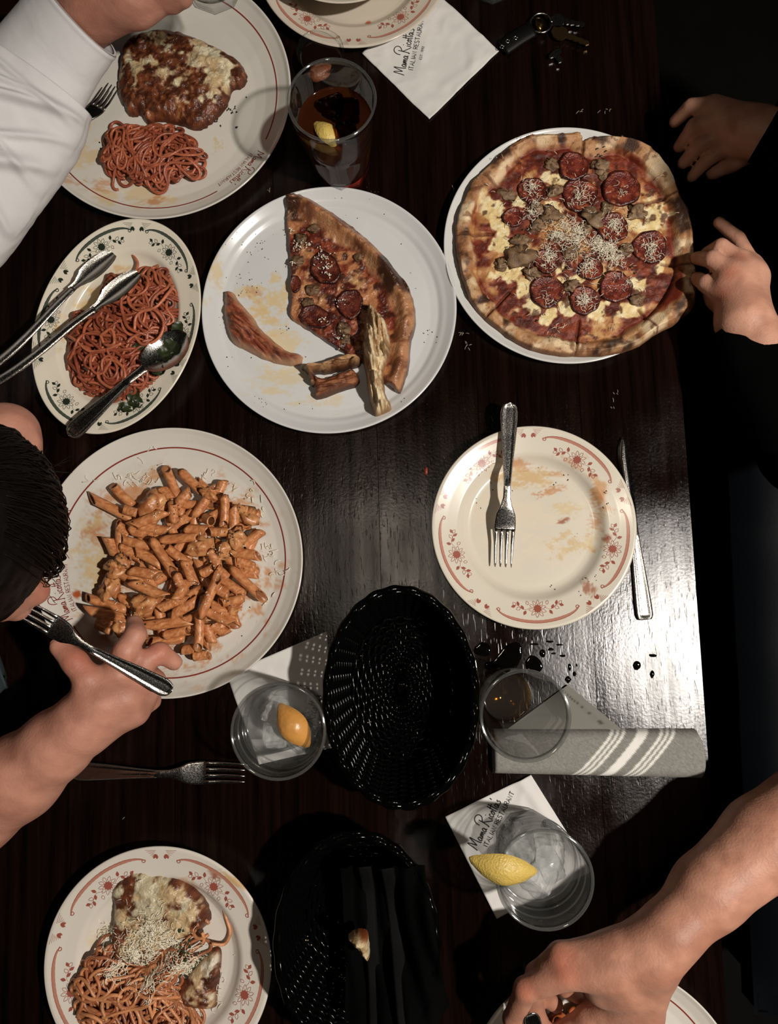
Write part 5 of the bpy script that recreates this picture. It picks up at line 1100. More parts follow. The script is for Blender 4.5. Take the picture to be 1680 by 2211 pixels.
# serving tongs: two arms joined by a bent spring beyond the left edge
tg0 = P(-130, 880, .055); tg = thing('serving_tongs', 'steel serving tongs reaching in from the left edge over the oval platter', 'tongs', tg0)
for (pts, nm) in ((((-130, 880, .055), (0, 778, .050), (60, 724, .047), (120, 660, .042), (158, 622, .036)), (246, 548, .030)), (((-130, 890, .055), (0, 820, .050), (80, 764, .046), (150, 706, .042), (205, 666, .040)), (300, 590, .036))):
    w = spline([P(*p)-tg0 for p in pts], 8); V, Fc = sweep(w, np.stack([np.linspace(.0062, .0042, len(w)), np.full(len(w), .0014)], 1), 10); mb = MB(); mb.add(V, Fc)
    a_ = w[-1]; b_ = P(*nm)-tg0; d = (b_-a_); L = np.linalg.norm(d); y = d/L; x = np.cross(y, (0, 0, 1)); x /= np.linalg.norm(x); z = np.cross(x, y); V = []
    for t in np.linspace(-.06, 1, 18):
        h = .0100*np.sqrt(max(0, 1-((t-.56)/.47)**2))*(.82 if t < .3 else 1)+.0015
        if t < .1: h = max(h, .0042)
        for u in np.linspace(-1, 1, 11): V.append(a_+y*t*L+x*u*h+z*(.0035*u*u*min(1, h/.01)))
    V = np.array(V); i, j = np.meshgrid(np.arange(17), np.arange(10), indexing='ij'); f = np.stack([i*11+j, i*11+j+1, (i+1)*11+j+1, (i+1)*11+j], -1).reshape(-1, 4)
    mb.add(np.vstack([V, V-z*.001]), np.vstack([f, f[:, ::-1]+len(V)])); mb.build('tong_arm', M['steel'], tg)
V, Fc = sweep(spline([P(-130, 880, .055)-tg0, P(-150, 893, .056)-tg0, P(-150, 898, .056)-tg0, P(-130, 890, .055)-tg0], 8), np.array((.006, .0012)), 8); obj('spring_bend', mesh('spring_bend', V, Fc), M['steel'], tg)
# ------------------------------------------------------------------ napkins
N1 = napkin('paper_napkin', 'white paper napkin printed with lettering at the top, partly under a flowered plate', [(782, 118), (935, 0-20), (1077, 112), (927, 260)], 3, marks=((884, 116), math.radians(78), .0150, .00055), creases=((1050, 120, 960, 190, .0012, .006), (960, 60, 1060, 130, .001, .008)))
N2 = napkin('paper_napkin', 'white paper napkin under the water glass with the floating lemon', [(490, 1455), (706, 1363), (724, 1612), (560, 1650)], 5, marks=((676, 1560), math.radians(70), .0150, .00055), creases=((560, 1420, 700, 1450, .0012, .006),))
N3 = napkin('paper_napkin', 'white paper napkin printed with lettering under the glass with the lemon wedge', [(961, 1762), (1146, 1672), (1276, 1880), (1072, 1982)], 7, marks=((1056, 1782), math.radians(62), .0140, .0006), creases=((1120, 1680, 1190, 1780, .002, .006), (1000, 1760, 1050, 1860, .001, .008)))
# striped cloth napkin: rolled band with a flap tucked behind
def stripes(u, v):
    s = u-.0-(v-.5)*.95*.30
    return s
nc = [(1062, 1618), (1066, 1674), (1527, 1684), (1520, 1576), (1080, 1566)]
q0, q1, q2, q3 = P(1063, 1577, .012)[:2], P(1066, 1674, .012)[:2], P(1532, 1685, .012)[:2], P(1520, 1577, .012)[:2]
cn = thing('cloth_napkin', 'folded grey cloth napkin with white stripes at the table edge', 'napkin', ((q0+q2)/2).tolist()+[TZ]); off = np.array(cn.location)
nu, nv = 150, 40; u, v = np.meshgrid(np.linspace(0, 1, nu), np.linspace(0, 1, nv), indexing='ij'); V = []; C = []
for lay in (0, 1):
    XY = ((1-u)*(1-v))[..., None]*q0+((1-u)*v)[..., None]*q1+(u*v)[..., None]*q2+(u*(1-v))[..., None]*q3
    e = np.minimum(1, np.minimum(u, 1-u)/.018); rn = np.minimum(v, 1-v)/.5
    z = TZ+.0008+.0135*np.sqrt(np.clip(1-(1-np.minimum(rn*2.2, 1))**2, 0, 1))*np.sqrt(np.clip(1-(1-e)**2, 0, 1))+.0008*fbm(XY[..., 0], XY[..., 1], 60, 4)
    # rounded corner at the lower right
    if lay: z = np.minimum(z-.001, TZ+.0004+0*z)
    X = XY[..., 0].copy(); Y = XY[..., 1].copy()
    k = sm(.97, 1, u)*np.abs(v-.5)**3*4; X -= k*.02
    V.append(np.stack([X, Y, z], -1).reshape(-1, 3)); s = (u*.253-(1-v)*(.045)*1.0+(1-v)*(1-v)*(-.022)) if lay == 0 else u*0
    W = np.zeros_like(u); s = u*.2535-.045*(1-v)**.8-.010*(1-v)
    for c_, h_ in ((.0915, .0016), (.0985, .0013), (.1055, .0016), (.128, .0062), (.151, .0016), (.158, .0013), (.165, .0016)): W = np.maximum(W, sm(h_+.0008, h_, np.abs(s-c_)))
    col = mixc(mixc((146, 144, 138), (118, 116, 110), vn(u*420, v*160, 3)), (232, 229, 222), W); C.append(col.reshape(-1, 3))
i, j = np.meshgrid(np.arange(nu-1), np.arange(nv-1), indexing='ij'); f = np.stack([i*nv+j, i*nv+j+1, (i+1)*nv+j+1, (i+1)*nv+j], -1).reshape(-1, 4)
M['linen'] = mat('grey_linen', vcol=True, rough=.9, spec=.15, bump=.5, bscale=1800)
obj('rolled_band', mesh('rolled_band', np.vstack(V)-off, np.vstack([f, f[:, ::-1]+nu*nv]), np.vstack(C)), M['linen'], cn)
tri = [P(x, y, .0)[:2] for x, y in ((1086, 1580), (1225, 1478), (1346, 1578))]
vv = []; cc = []; ff = []; n = 24
for lay, zz in ((0, .0026), (1, .0004)):
    for i in range(n):
        for j in range(n):
            a = i/(n-1); b = j/(n-1); p = tri[0]*(1-a)+tri[2]*a; p = p*(1-b)+tri[1]*b
            dd = abs(np.cross(tri[2]-tri[1], p-tri[1]))/np.linalg.norm(tri[2]-tri[1])
            vv.append((p[0], p[1], TZ+zz+(.0012 if lay == 0 and dd < .009 else 0))); cc.append((122, 120, 113) if dd > .0098 or dd < .0088 else (74, 72, 66))
    o = lay*n*n
    for i in range(n-1):
        for j in range(n-1):
            q = [o+i*n+j, o+(i+1)*n+j, o+(i+1)*n+j+1, o+i*n+j+1]; ff.append(q if lay == 0 else q[::-1])
obj('tucked_flap', mesh('tucked_flap', np.array(vv)-off, ff, np.array(cc, float)), M['linen'], cn)
# ------------------------------------------------------------------ glasses in place
gp = P(1090, 1498, 0)
G1, ri = tumbler('pint_glass', 'empty tall pint glass between the black basket and the grey striped napkin', gp, .150, .0285, .0432, base=.016, wall=.003, nf=36, fl=.01)
liquid(G1, ri, .0164, .0176, glass_mat('beer_dregs', (.62, .46, .25), 1.0, .02, 1.33, .6), 'dregs', ripple=.0003)
gp = P(631, 1546, .003)
G2, ri = tumbler('water_glass', 'short water glass with a lemon slice floating in it, on a napkin', gp, .093, .036, .0490, base=.012, nf=9, fl=.5, wm=M['glass_thick'])
liquid(G2, ri, .0125, .062, M['water'])
for k, (dx, dy, z, s) in enumerate(((-.012, -.012, .036, .013), (.012, -.016, .034, .0125), (-.014, .012, .032, .012))): ice((dx, dy, z), s, (k*.9+.2, k*.6, k*.8), G2)  # ice cubes added here to whiten and brighten the water
lemon_wedge('lemon_wedge', 'orange-coloured lemon wedge floating in the short water glass', P(601, 1521, .066), P(667, 1615, .066), .0190, 1.9, (.10, .05, 1), rindm=mat('amber_rind', (200, 142, 72), rough=.33, bump=.4, bscale=260, var=.06, vscale=120))
gp = P(1138, 1817, .0035)
G3, ri = tumbler('water_glass', 'ice water glass with a lemon wedge on its rim, at lower right', gp, .110, .0365, .0475, base=.014, nf=9, fl=.42, wm=M['glass_thick'])
liquid(G3, ri, .0145, .068, M['water'])
for k, (dx, dy, z, s) in enumerate(((.013, .010, .054, .0155), (-.014, .007, .050, .0145), (.002, -.017, .056, .0150), (-.010, -.016, .034, .013), (.018, -.012, .040, .012))): ice((dx, dy, z), s, (k*.7+.3, k*1.1, k*.5), G3)
lemon_wedge('lemon_wedge', 'bright yellow lemon wedge stuck on the rim of the ice water glass', P(1014, 1862, .122), P(1164, 1892, .118), .0195, 2.0, (-.05, -.18, 1))
gp = P(740, 369, 0)
G4, ri = tumbler('cola_glass', 'tall glass of dark cola with lemon and ice, red coloured base', gp, .135, .0325, .0475, base=.022, nf=8, fl=.62, belly=.001, bm=mat('ruby_base', (150, 44, 34), rough=.12))
cola = glass_mat('cola', (.30, .09, .04), .4, .08, 1.33, .3, bcol=(.34, .09, .03)); liquid(G4, ri, .0225, .096, cola, 'cola', ripple=.0008)  # amber diffuse body stands in for light glowing through the cola
V, Fc = lathe([(.0001, .0008), (.027, .0008), (.0305, .003), (.0305, .019), (.0001, .019)], 64, facet(8, 1, 2, 1)); obj('red_base', mesh('red_base', V, Fc), bpy.data.materials['ruby_base'], G4, label='ruby red glass base')
for k, (dx, dy, z, s) in enumerate(((.014, .010, .094, .013), (-.004, .018, .095, .012), (.012, -.014, .094, .012))): ice((dx, dy, z), s, (k*.9, k*.6, k), G4, m=glass_mat('cola_ice_%d' % k, (.30, .12, .07), 1.0, 0, 1.31, .4))
lemon_wedge('lemon_wedge', 'pale lemon wedge floating in the dark cola glass', P(678, 258, .100), P(735, 318, .097), .0135, 1.9, (-.2, .3, 1))
# small cup of dark sauce behind the cola
gp = P(697, 146, 0); G5 = thing('sauce_cup', 'small clear cup of dark liquid between the cola glass and the top plate', 'cup', gp)
V, Fc = lathe([(.0001, 0), (.022, 0), (.0285, .028), (.0292, .0298), (.0285, .030), (.0272, .028), (.0212, .0025), (.0001, .002)], 64); obj('cup_wall', mesh('cup_wall', V, Fc), M['glass'], G5)
V, Fc = lathe([(.0001, .0028), (.0208, .0028), (.0258, .021), (.02, .0212), (.0001, .0212)], 48); obj('dark_sauce', mesh('dark_sauce', V, Fc), mat('dark_sauce', (20, 9, 5), rough=.06), G5)
o = blobby('pepper_piece', (0, 0, 0), .0125, ((128, 76, 52), (104, 52, 34)), M['saucy'], None, None, 8, (1.25, .8, .5), lump=.3); o.location = P(690, 156, .023); o.rotation_euler = (0, 0, .5); tag(o, 'brown glossy piece lying in the small cup of dark liquid', 'food')
gp = P(1062, -36, 0)
G6, ri = tumbler('water_glass', 'water glass cut by the top edge, beside the white napkin', gp, .11, .0330, .045, base=.016, nf=8, fl=.45); liquid(G6, ri, .0165, .06, M['water'])
gp = P(466, -20, .150)
G7, ri = tumbler('water_glass', 'water glass held over the cutlet plate, cut by the top edge', gp, .11, .0298, .041, base=.016, nf=8, fl=.45); liquid(G7, ri, .0165, .06, M['water'])
for k in range(3): ice((.012*math.cos(k*2.1), .012*math.sin(k*2.1), .05), .012, (k, k*.7, 0), G7)
# ------------------------------------------------------------------ spilled water beside the pint glass
def puddle(label, pts, h, seed, org=(980, 1340), sc=2.71):
    pl_ = pxpoly(pts, 0, org, sc, 4, .0002, seed); c_ = pl_.mean(0)
    o = food('spilled_water', pl_-c_, TZ+.0001, lambda x, y, d: h*np.sqrt(np.clip(1-(1-np.clip(d/.003, 0, 1))**2, 0, 1)), lambda x, y, d, hh: np.tile((6., 5, 4), (len(x), 1)), M['spill'], sp=.0009)
    o.location = (c_[0], c_[1], 0); return tag(o, label, 'spill', 'drops of spilled drink by the pint glass' if 'drop' in label else None)
M['spill'] = mat('spilled_drink', vcol=True, rough=.04)
puddle('largest dark puddle of spilled drink above the pint glass', [(255, 200), (300, 150), (370, 125), (400, 170), (385, 240), (350, 290), (280, 275), (200, 290), (180, 250), (225, 235)], .0012, 1)
puddle('small dark blot of spilled drink left of the largest puddle', [(125, 150), (165, 125), (205, 140), (215, 190), (180, 210), (120, 190)], .001, 2)
puddle('narrow dark blot of spilled drink right of the largest puddle', [(415, 240), (450, 205), (490, 215), (520, 265), (500, 300), (430, 290)], .001, 3)
for k, (x, y, a, b_) in enumerate([(520, 195, 17, 26), (568, 168, 18, 9), (678, 272, 10, 22), (706, 312, 12, 14), (668, 345, 18, 20), (560, 122, 24, 7), (620, 142, 20, 6), (636, 206, 18, 7), (585, 192, 14, 6), (1072, 265, 22, 26), (1160, 314, 14, 22), (1165, 204, 26, 10), (470, 138, 28, 6), (718, 262, 5, 9)]):
    t = np.linspace(0, 2*math.pi, 9)[:-1]; gg = np.random.default_rng(k); rr = gg.uniform(.8, 1.15, 8)
    puddle('dark drop of spilled drink on the shiny bare table above the pint glass and striped napkin', [(x+a*rr[i]*math.cos(t[i]), y+b_*rr[i]*math.sin(t[i])) for i in range(8)], .0016, k)
# ------------------------------------------------------------------ black oval bread baskets, woven strand by strand
def basket(label, cx, cy, ax, ay, ang_, h, n_rib=44, rows=17, seed=0):
    c0 = P(cx, cy, h); root = thing('bread_basket', label, 'basket', (c0[0], c0[1], TZ)); th = np.linspace(0, 2*math.pi, 161); ca, sa = math.cos(ang_), math.sin(ang_)
    def pt(t, f, z): x, y = ax*f*np.cos(t), ay*f*np.sin(t); return np.stack([x*ca-y*sa, x*sa+y*ca, np.broadcast_to(z, np.shape(x))], -1)
    ribs = np.linspace(0, 2*math.pi, n_rib, endpoint=False)
    for k in range(n_rib):
        p = np.concatenate([pt(np.full(8, ribs[k]), np.linspace(.05, .72, 8), np.full(8, .003)), pt(np.full(8, ribs[k]), np.linspace(.76, .98, 8), np.linspace(.006, h, 8))])
        V, Fc = sweep(p, .0014, 5); obj('rib', mesh('rib', V, Fc), M['black_plastic'], root)
    def strand(f, z, ph, amp, r):
        p = pt(th, f+amp*np.cos(n_rib/2*th+ph*math.pi)/ax, np.full(161, z)); p[-1] = p[0]; V, Fc = sweep(p, r, 6, caps=False); obj('woven_strand', mesh('woven_strand', V, Fc), M['black_plastic'], root)
    for k in range(rows):
        t = k/(rows-1); strand(.77+.2*t, .006+(h-.01)*t, k % 2, .0016, .0026)
    for k in range(12): strand(.08+.057*k, .004, k % 2, .0010, .0029)
    for f, z, r in ((.985, h-.003, .0034), (1.0, h, .0040), (.97, h+.0015, .0032)):
        p = pt(th, f+.006*np.cos(24*th+z*900), z+.0012*np.sin(24*th+z*900)); p[-1] = p[0]; V, Fc = sweep(p, r, 7, caps=False); obj('rim_strand', mesh('rim_strand', V, Fc), M['black_plastic'], root)
    V, Fc = lathe([(.0001, .0012), (.74, .0012), (.74, .003), (.0001, .003)], 64); V = pt(np.arctan2(V[:, 1], V[:, 0]), np.hypot(V[:, 0], V[:, 1]), V[:, 2]); obj('basket_bottom', mesh('basket_bottom', V, Fc), M['black_plastic'], root)
    return root, c0
B1 = basket('empty black oval wicker bread basket in the middle of the table', 866, 1503, .079, .112, .02, .075)
B2 = basket('black oval wicker bread basket at the bottom holding a black cloth and bread', 770, 2036, .082, .108, 0, .07, seed=4)
# black cloth laid in and over the second basket
lo = P(752, 1850, .07)[:2]; hi = P(968, 2190, .07)[:2]
nu, nv = 60, 80; u, v = np.meshgrid(np.linspace(0, 1, nu), np.linspace(0, 1, nv), indexing='ij')
cor = [P(735, 1870, .06)[:2], P(915, 1848, .05)[:2], P(972, 2182, .03)[:2], P(745, 2200, .06)[:2]]
XY = ((1-u)*(1-v))[..., None]*cor[0]+(u*(1-v))[..., None]*cor[1]+(u*v)[..., None]*cor[2]+((1-u)*v)[..., None]*cor[3]
bx = (XY[..., 0]-B2[1][0])/.082; by = (XY[..., 1]-B2[1][1])/.108; rr = np.hypot(bx, by)
Z = TZ+np.where(rr < 1.02, .036+.040*sm(.35, .95, rr), .078-.074*sm(1.02, 1.6, rr))+.006*np.sin(u*26+2*np.sin(v*5))*.6+.006*fbm(XY[..., 0], XY[..., 1], 30, 9); Z = np.maximum(Z, TZ+.004)
Vt = np.stack([XY[..., 0], XY[..., 1], Z], -1).reshape(-1, 3); i, j = np.meshgrid(np.arange(nu-1), np.arange(nv-1), indexing='ij'); f = np.stack([i*nv+j, i*nv+j+1, (i+1)*nv+j+1, (i+1)*nv+j], -1).reshape(-1, 4)
cl = thing('black_napkin', 'black cloth napkin lying in the lower bread basket and over its right side', 'napkin', Vt.mean(0)); o = obj('cloth_sheet', mesh('cloth_sheet', np.vstack([Vt, Vt-np.array((0, 0, .0015))])-Vt.mean(0), np.vstack([f, f[:, ::-1]+nu*nv])), M['black_cloth'], cl)
mb = MB(); ut = [.30, .56]
for uu in ut:
    iu = int(uu*(nu-1)); p = Vt.reshape(nu, nv, 3)[iu]+np.array((0, 0, .0014)); V, Fc = sweep(p-Vt.mean(0), np.array((.0075, .0008)), 6); obj('folded_hem', mesh('folded_hem', V, Fc), mat('hem_cloth', (12, 12, 12), rough=.8, spec=.1), cl)
br = pxpoly([(748, 2040), (765, 2028), (789, 2030), (795, 2060), (796, 2088), (783, 2086), (765, 2062)], .085, dense=4, rough=.0003); bc = br.mean(0)
o = food('bread_piece', br-bc, TZ+.062, lambda x, y, d: .020*np.sqrt(np.clip(1-(1-np.clip(d/.008, 0, 1))**2, 0, 1))*(.8+.5*fbm(x, y, 120, 3)), lambda x, y, d, h: mixc(mixc((206, 186, 148), (150, 122, 84), sm(.5, .68, fbm(x, y, 160, 5))), (120, 60, 30), sm(-.004, .004, y-.010+x*.6)), M['crust'], sp=.0006)
o.location = (bc[0], bc[1], 0); tag(o, 'torn piece of pale bread sticking out of the black cloth', 'bread')
specks('bread_crumbs', [(665, 2025, 4, 4), (668, 2190, 6, 5), (700, 2060, 30, 6), (730, 2100, 20, 5), (720, 1990, 10, 1), (795, 2024, 4, 2)], lambda x, y: TZ+.012, mat('crumb', (190, 160, 110)), (.0004, .0010), label='bread crumbs in the bottom of the lower basket', cat='crumbs')
specks('bread_crumbs', [(880, 1420, 60, 9), (850, 1450, 20, 5), (900, 1600, 60, 5), (790, 1560, 10, 3)], lambda x, y: TZ+.008, bpy.data.materials['crumb'], (.0003, .0006), label='tiny bread crumbs in the empty middle basket', cat='crumbs')
# crumbs and shreds on the bare table
shreds('table_crumbs', [(1000, 712, 10), (1012, 740, 10), (1332, 845, 10), (1330, 872, 8), (1258, 225, 6), (1316, 225, 16), (960, 610, 20), (580, 404, 4), (978, 395, 8), (995, 478, 6), (262, 1770, 3)], lambda x, y: TZ+0*np.asarray(x), mat('pale_crumb', (150, 140, 118), rough=.6), (5, 6, 3, 3, 3, 4, 3, 2, 2, 3, 1), label='pale cheese shreds and crumbs scattered on the dark table', cat='crumbs', seed=31, L=(.003, .007), r=.0004, lift=.0001)
o = blobby('sauce_scrap', (0, 0, 0), .003, ((150, 60, 40), (110, 40, 26)), M['saucy'], None, None, 3, (.7, 1.6, .4)); o.location = P(920, 1017, .0015); tag(o, 'red scrap of food on the bare table left of the empty plate', 'food')
# keys at the top right
kc = P(1168, 52, .006); kr = thing('key_ring', 'bunch of keys with a dark fob in the shadow at the top right', 'keys', kc)
a = np.linspace(0, 2*math.pi, 40); V, Fc = sweep(np.stack([.013*np.cos(a), .013*np.sin(a), .002+0*a], 1), .0011, 8); obj('split_ring', mesh('split_ring', V, Fc), M['steel'], kr)
brass = mat('worn_brass', (176, 140, 96), rough=.3, metal=1.0)
for k, (x0, y0, x1, y1, mm) in enumerate(((1188, 42, 1262, 53, M['steel']), (1192, 64, 1272, 95, brass), (1196, 110, 1213, 134, M['steel']))):
    p0 = P(x0, y0, .006)-kc; p1 = P(x1, y1, .006)-kc; d = p1-p0; L = np.linalg.norm(d); y = d/L; x = np.array((y[1], -y[0], 0)); mb = MB()
    pts = [(0, .003), (.1, .0085), (.22, .010), (.34, .0085), (.40, .0036), (.5, .0036), (.55, .0028), (.62, .0037), (.7, .0026), (.78, .0036), (.86, .0027), (.94, .0034), (1, .001)]
    V = [p0+y*t*L+x*w*sg*(1 if sg > 0 else .85)+np.array((0, 0, z)) for z in (-.001, .001) for sg in (-1, 1) for t, w in pts]; n = len(pts)
    i = range(n-1); fs = [[2*n+q, 2*n+q+1, 3*n+q+1, 3*n+q] for q in i]+[[q, n+q, n+q+1, q+1] for q in i]+[[q, q+1, 2*n+q+1, 2*n+q] for q in i]+[[n+q, 3*n+q, 3*n+q+1, n+q+1] for q in i]+[[0, 2*n, 3*n, n], [n-1, 2*n-1, 4*n-1, 3*n-1]]
    mb.add(V, fs); mb.build('key', mm, kr, smooth=False)
V, Fc = sweep(spline([P(1150, 62, .007)-kc, P(1120, 80, .007)-kc, P(1085, 104, .006)-kc], 6), np.array((.011, .0035)), 12); obj('leather_fob', mesh('leather_fob', V, Fc), mat('fob_leather', (8, 7, 6), rough=.5, spec=.2), kr, label='black leather strap fob')
mb = MB()
for x, y in ((1084, 101), (1096, 89), (1113, 82)):
    q = P(x, y, .0107)-kc; a = np.linspace(0, 2*math.pi, 12); V, Fc = sweep(np.stack([q[0]+.0022*np.cos(a), q[1]+.0022*np.sin(a), q[2]+0*a], 1), .0005, 5); obj('eyelet', mesh('eyelet', V, Fc), M['steel'], kr)
o = blobby('metal_charm', (0, 0, 0), .0075, ((150, 130, 80), (90, 76, 50)), mat('old_gold', (150, 126, 74), rough=.25, metal=1.0), kr, None, 5, (.7, 1.1, .5), lump=.2); o.location = P(1165, 52, .009)-kc
# ------------------------------------------------------------------ people: hands and arms reaching over the table
def PC(*pts): return [tuple(P(x, y, z))+(r/1000.,) for x, y, z, r in pts]
def GC(*pts): return [tuple(P(x, y, 0)+np.array((0, 0, z)))+(r/1000.,) for x, y, z, r in pts]   # ground position, height
def skin_mesh(chains, vox, tone, seed, knuckles=(), k=.006):
    V, Q = implicit(chains, vox, k); V = relax(V, Q, 2, .35)
    n = fbm(V[:, 0]*1+V[:, 2], V[:, 1]-V[:, 2]*.6, 55, seed); c = mixc(np.array(tone)*(.94, .91, .9), np.array(tone)*(1.05, 1.05, 1.05), sm(.3, .7, n))
    for (p, rr) in knuckles:
        d = np.linalg.norm(V-np.asarray(p), axis=1); c = mixc(c, np.array(tone)*(.98, .80, .76), np.exp(-(d/rr)**2)*.75)
    return mesh('body', V, Q, c)
def nail(root, p, q, up, w, off):
    """finger nail near tip p, finger running q->p"""
    p = np.asarray(p[:3]); q = np.asarray(q[:3]); d = (p-q)/np.linalg.norm(p-q); up = np.asarray(up, float); up = up-d*(up@d); up /= np.linalg.norm(up); s = np.cross(d, up); V = []
    for t in np.linspace(-1, 1, 9):
        for u in np.linspace(-1, 1, 9):
            a = u*1.0; V.append(p+d*(t*w*.95*(1-.12*u*u)+.001)+s*(math.sin(a)*w*.95)+up*(w*1.16*math.cos(a)-.0014*max(t, 0)**2-.0010*(t < -.9)))
    i, j = np.meshgrid(np.arange(8), np.arange(8), indexing='ij'); f = np.stack([i*9+j, (i+1)*9+j, (i+1)*9+j+1, i*9+j+1], -1).reshape(-1, 4)
    V = np.array(V); obj('finger_nail', mesh('finger_nail', np.vstack([V, V-up*.0006])-off, np.vstack([f, f[:, ::-1]+81])), M['nail'], root)
def person(label, loc): return thing('person', label, 'person', loc)
def body(root, chains, vox, tone, seed, kn=(), k=.006):
    me = skin_mesh(chains, vox, tone, seed, kn, k); off = np.array(root.location)
    V = np.empty(len(me.vertices)*3, np.float32); me.vertices.foreach_get('co', V); V = V.reshape(-1, 3)-off; me.vertices.foreach_set('co', V.ravel().astype(np.float32)); me.update()
    return obj('body', me, M['skin'], root)
def tube_cloth(name, root, axis, fn, m, ns=60, na=72, thick=.002, label=None):
    """sleeve: axis points (world), fn(s 0..1, angle)->(half width, half height, fold displacement)"""
    A = spline(axis, 12); t = np.gradient(A, axis=0); t /= np.linalg.norm(t, axis=1)[:, None]; L = np.r_[0, np.cumsum(np.linalg.norm(np.diff(A, axis=0), axis=1))]; L /= L[-1]
    s = np.linspace(0, 1, ns); C = np.stack([np.interp(s, L, A[:, k]) for k in range(3)], 1); T = np.stack([np.interp(s, L, t[:, k]) for k in range(3)], 1); T /= np.linalg.norm(T, axis=1)[:, None]
    X = np.cross(T, (0, 0, 1)); X /= np.linalg.norm(X, axis=1)[:, None]; Z = np.cross(X, T); a = np.linspace(0, 2*math.pi, na, endpoint=False)
    S, AA = np.meshgrid(s, a, indexing='ij'); w, h, f = fn(S, AA)
    def lay(d): return (C[:, None]+X[:, None]*((w+f+d)*np.cos(AA))[..., None]+Z[:, None]*((h+f+d)*np.sin(AA))[..., None]).reshape(-1, 3)
    V = np.vstack([lay(0), lay(-thick)]); i, j = np.meshgrid(np.arange(ns-1), np.arange(na), indexing='ij'); q = np.stack([i*na+j, i*na+(j+1) % na, (i+1)*na+(j+1) % na, (i+1)*na+j], -1).reshape(-1, 4); n = ns*na
    j = np.arange(na); e0_ = np.stack([j, j+n, (j+1) % na+n, (j+1) % na], 1); b = (ns-1)*na; e1_ = np.stack([b+j, b+(j+1) % na, b+(j+1) % na+n, b+j+n], 1)
    return obj(name, mesh(name, V-np.array(root.location), np.vstack([q[:, ::-1], q+n, e0_, e1_])), m, root, label)
SK = (180, 130, 108)
# --- bottom right: bare forearm, hand closing on a fork
R4 = person('person reaching a bare forearm in from the right over the bottom plate, holding a fork', P(1330, 2080, .09))
fa = PC((2080, 1640, .075, 44), (1830, 1690, .08, 45), (1655, 1815, .09, 42), (1530, 1925, .10, 34.5), (1452, 2010, .105, 28))
idx = PC((1225, 2100, .102, 15), (1135, 2137, .094, 11.5), (1108, 2200, .074, 10), (1122, 2262, .055, 8.5))
mid = PC((1212, 2066, .098, 14), (1160, 2105, .082, 11.5), (1150, 2170, .060, 10), (1175, 2225, .045, 8.5))
rin_ = PC((1255, 2080, .085, 13), (1190, 2112, .062, 10.5), (1172, 2150, .045, 9), (1200, 2170, .032, 8))
pin = PC((1300, 2085, .075, 12), (1240, 2112, .055, 9.5), (1222, 2135, .040, 8), (1245, 2150, .030, 7.5))
thb = PC((1415, 2085, .100, 22), (1352, 2160, .085, 19.5), (1272, 2200, .066, 13), (1205, 2235, .050, 10.5))
palm = [PC((1450, 2010, .11, 28), (1400, 2065, .108, 27), (1320, 2092, .105, 23), (1225, 2100, .102, 15)), PC((1435, 2020, .108, 26), (1330, 2060, .103, 21), (1212, 2066, .098, 13.5)), PC((1420, 2050, .10, 26), (1340, 2120, .092, 24), (1300, 2130, .09, 18)), PC((1400, 2050, .092, 24), (1290, 2085, .085, 18)), PC((1400, 2110, .095, 24), (1380, 2190, .075, 22), (1360, 2240, .06, 18))]
kn4 = [(P(1225, 2100, .115), .012), (P(1135, 2137, .104), .010), (P(1212, 2066, .11), .012)]
body(R4, [(.010, fa), (.010, palm[0]), (.010, palm[1]), (.012, palm[2]), (.012, palm[3]), (.010, palm[4]), (.004, idx), (.004, mid), (.004, rin_), (.004, pin), (.007, thb)], .0019, SK, 3, kn4)
fork('fork', 'fork gripped by the hand at the bottom right, handle end between the fingers', P(1142, 2182, .088), P(1215, 2400, .018))
# --- right: two hands at the pizza, black sleeves
R3 = person('person in black sleeves with both hands lowered to the edge of the whole pizza', P(1620, 520, .05))
lowr = [(.009, PC((1700, 820, .07, 31), (1640, 740, .07, 28), (1603, 690, .07, 27), (1580, 625, .067, 19), (1565, 622, .066, 15))), (.009, PC((1605, 690, .07, 26), (1592, 600, .068, 18), (1578, 588, .07, 14))), (.009, PC((1612, 690, .068, 24), (1610, 590, .063, 17), (1596, 562, .064, 13))), (.009, PC((1618, 685, .064, 22), (1628, 600, .058, 15), (1624, 570, .056, 11.5))),
        (.004, PC((1560, 636, .066, 14), (1524, 612, .056, 11), (1506, 601, .034, 9.2))), (.004, PC((1576, 590, .071, 13.5), (1538, 560, .064, 11.5), (1505, 557, .036, 9))), (.004, PC((1594, 562, .064, 12.5), (1556, 532, .060, 10.5), (1528, 545, .036, 8.6))), (.004, PC((1624, 572, .056, 11), (1594, 515, .050, 9.2), (1552, 480, .044, 7.8))), (.006, PC((1585, 680, .052, 15), (1548, 645, .036, 12), (1530, 622, .028, 9.5)))]
uppr = [(.009, PC((1760, 330, .08, 31), (1690, 300, .075, 27), (1620, 280, .07, 25), (1540, 232, .066, 14))), (.009, PC((1640, 285, .07, 24), (1548, 262, .064, 14))), (.009, PC((1640, 290, .068, 24), (1560, 290, .058, 13.5))), (.009, PC((1640, 300, .064, 22), (1570, 318, .050, 12))),
        (.004, PC((1536, 230, .068, 13), (1492, 230, .060, 10.5), (1458, 262, .040, 8.6))), (.004, PC((1546, 262, .066, 13), (1500, 272, .058, 10.8), (1468, 316, .034, 9))), (.004, PC((1556, 292, .060, 12.5), (1512, 312, .052, 10.5), (1476, 352, .030, 8.8))), (.004, PC((1566, 320, .052, 11), (1528, 345, .044, 9.5), (1494, 382, .026, 8))), (.006, PC((1630, 320, .05, 14), (1580, 350, .036, 11), (1540, 372, .026, 9)))]
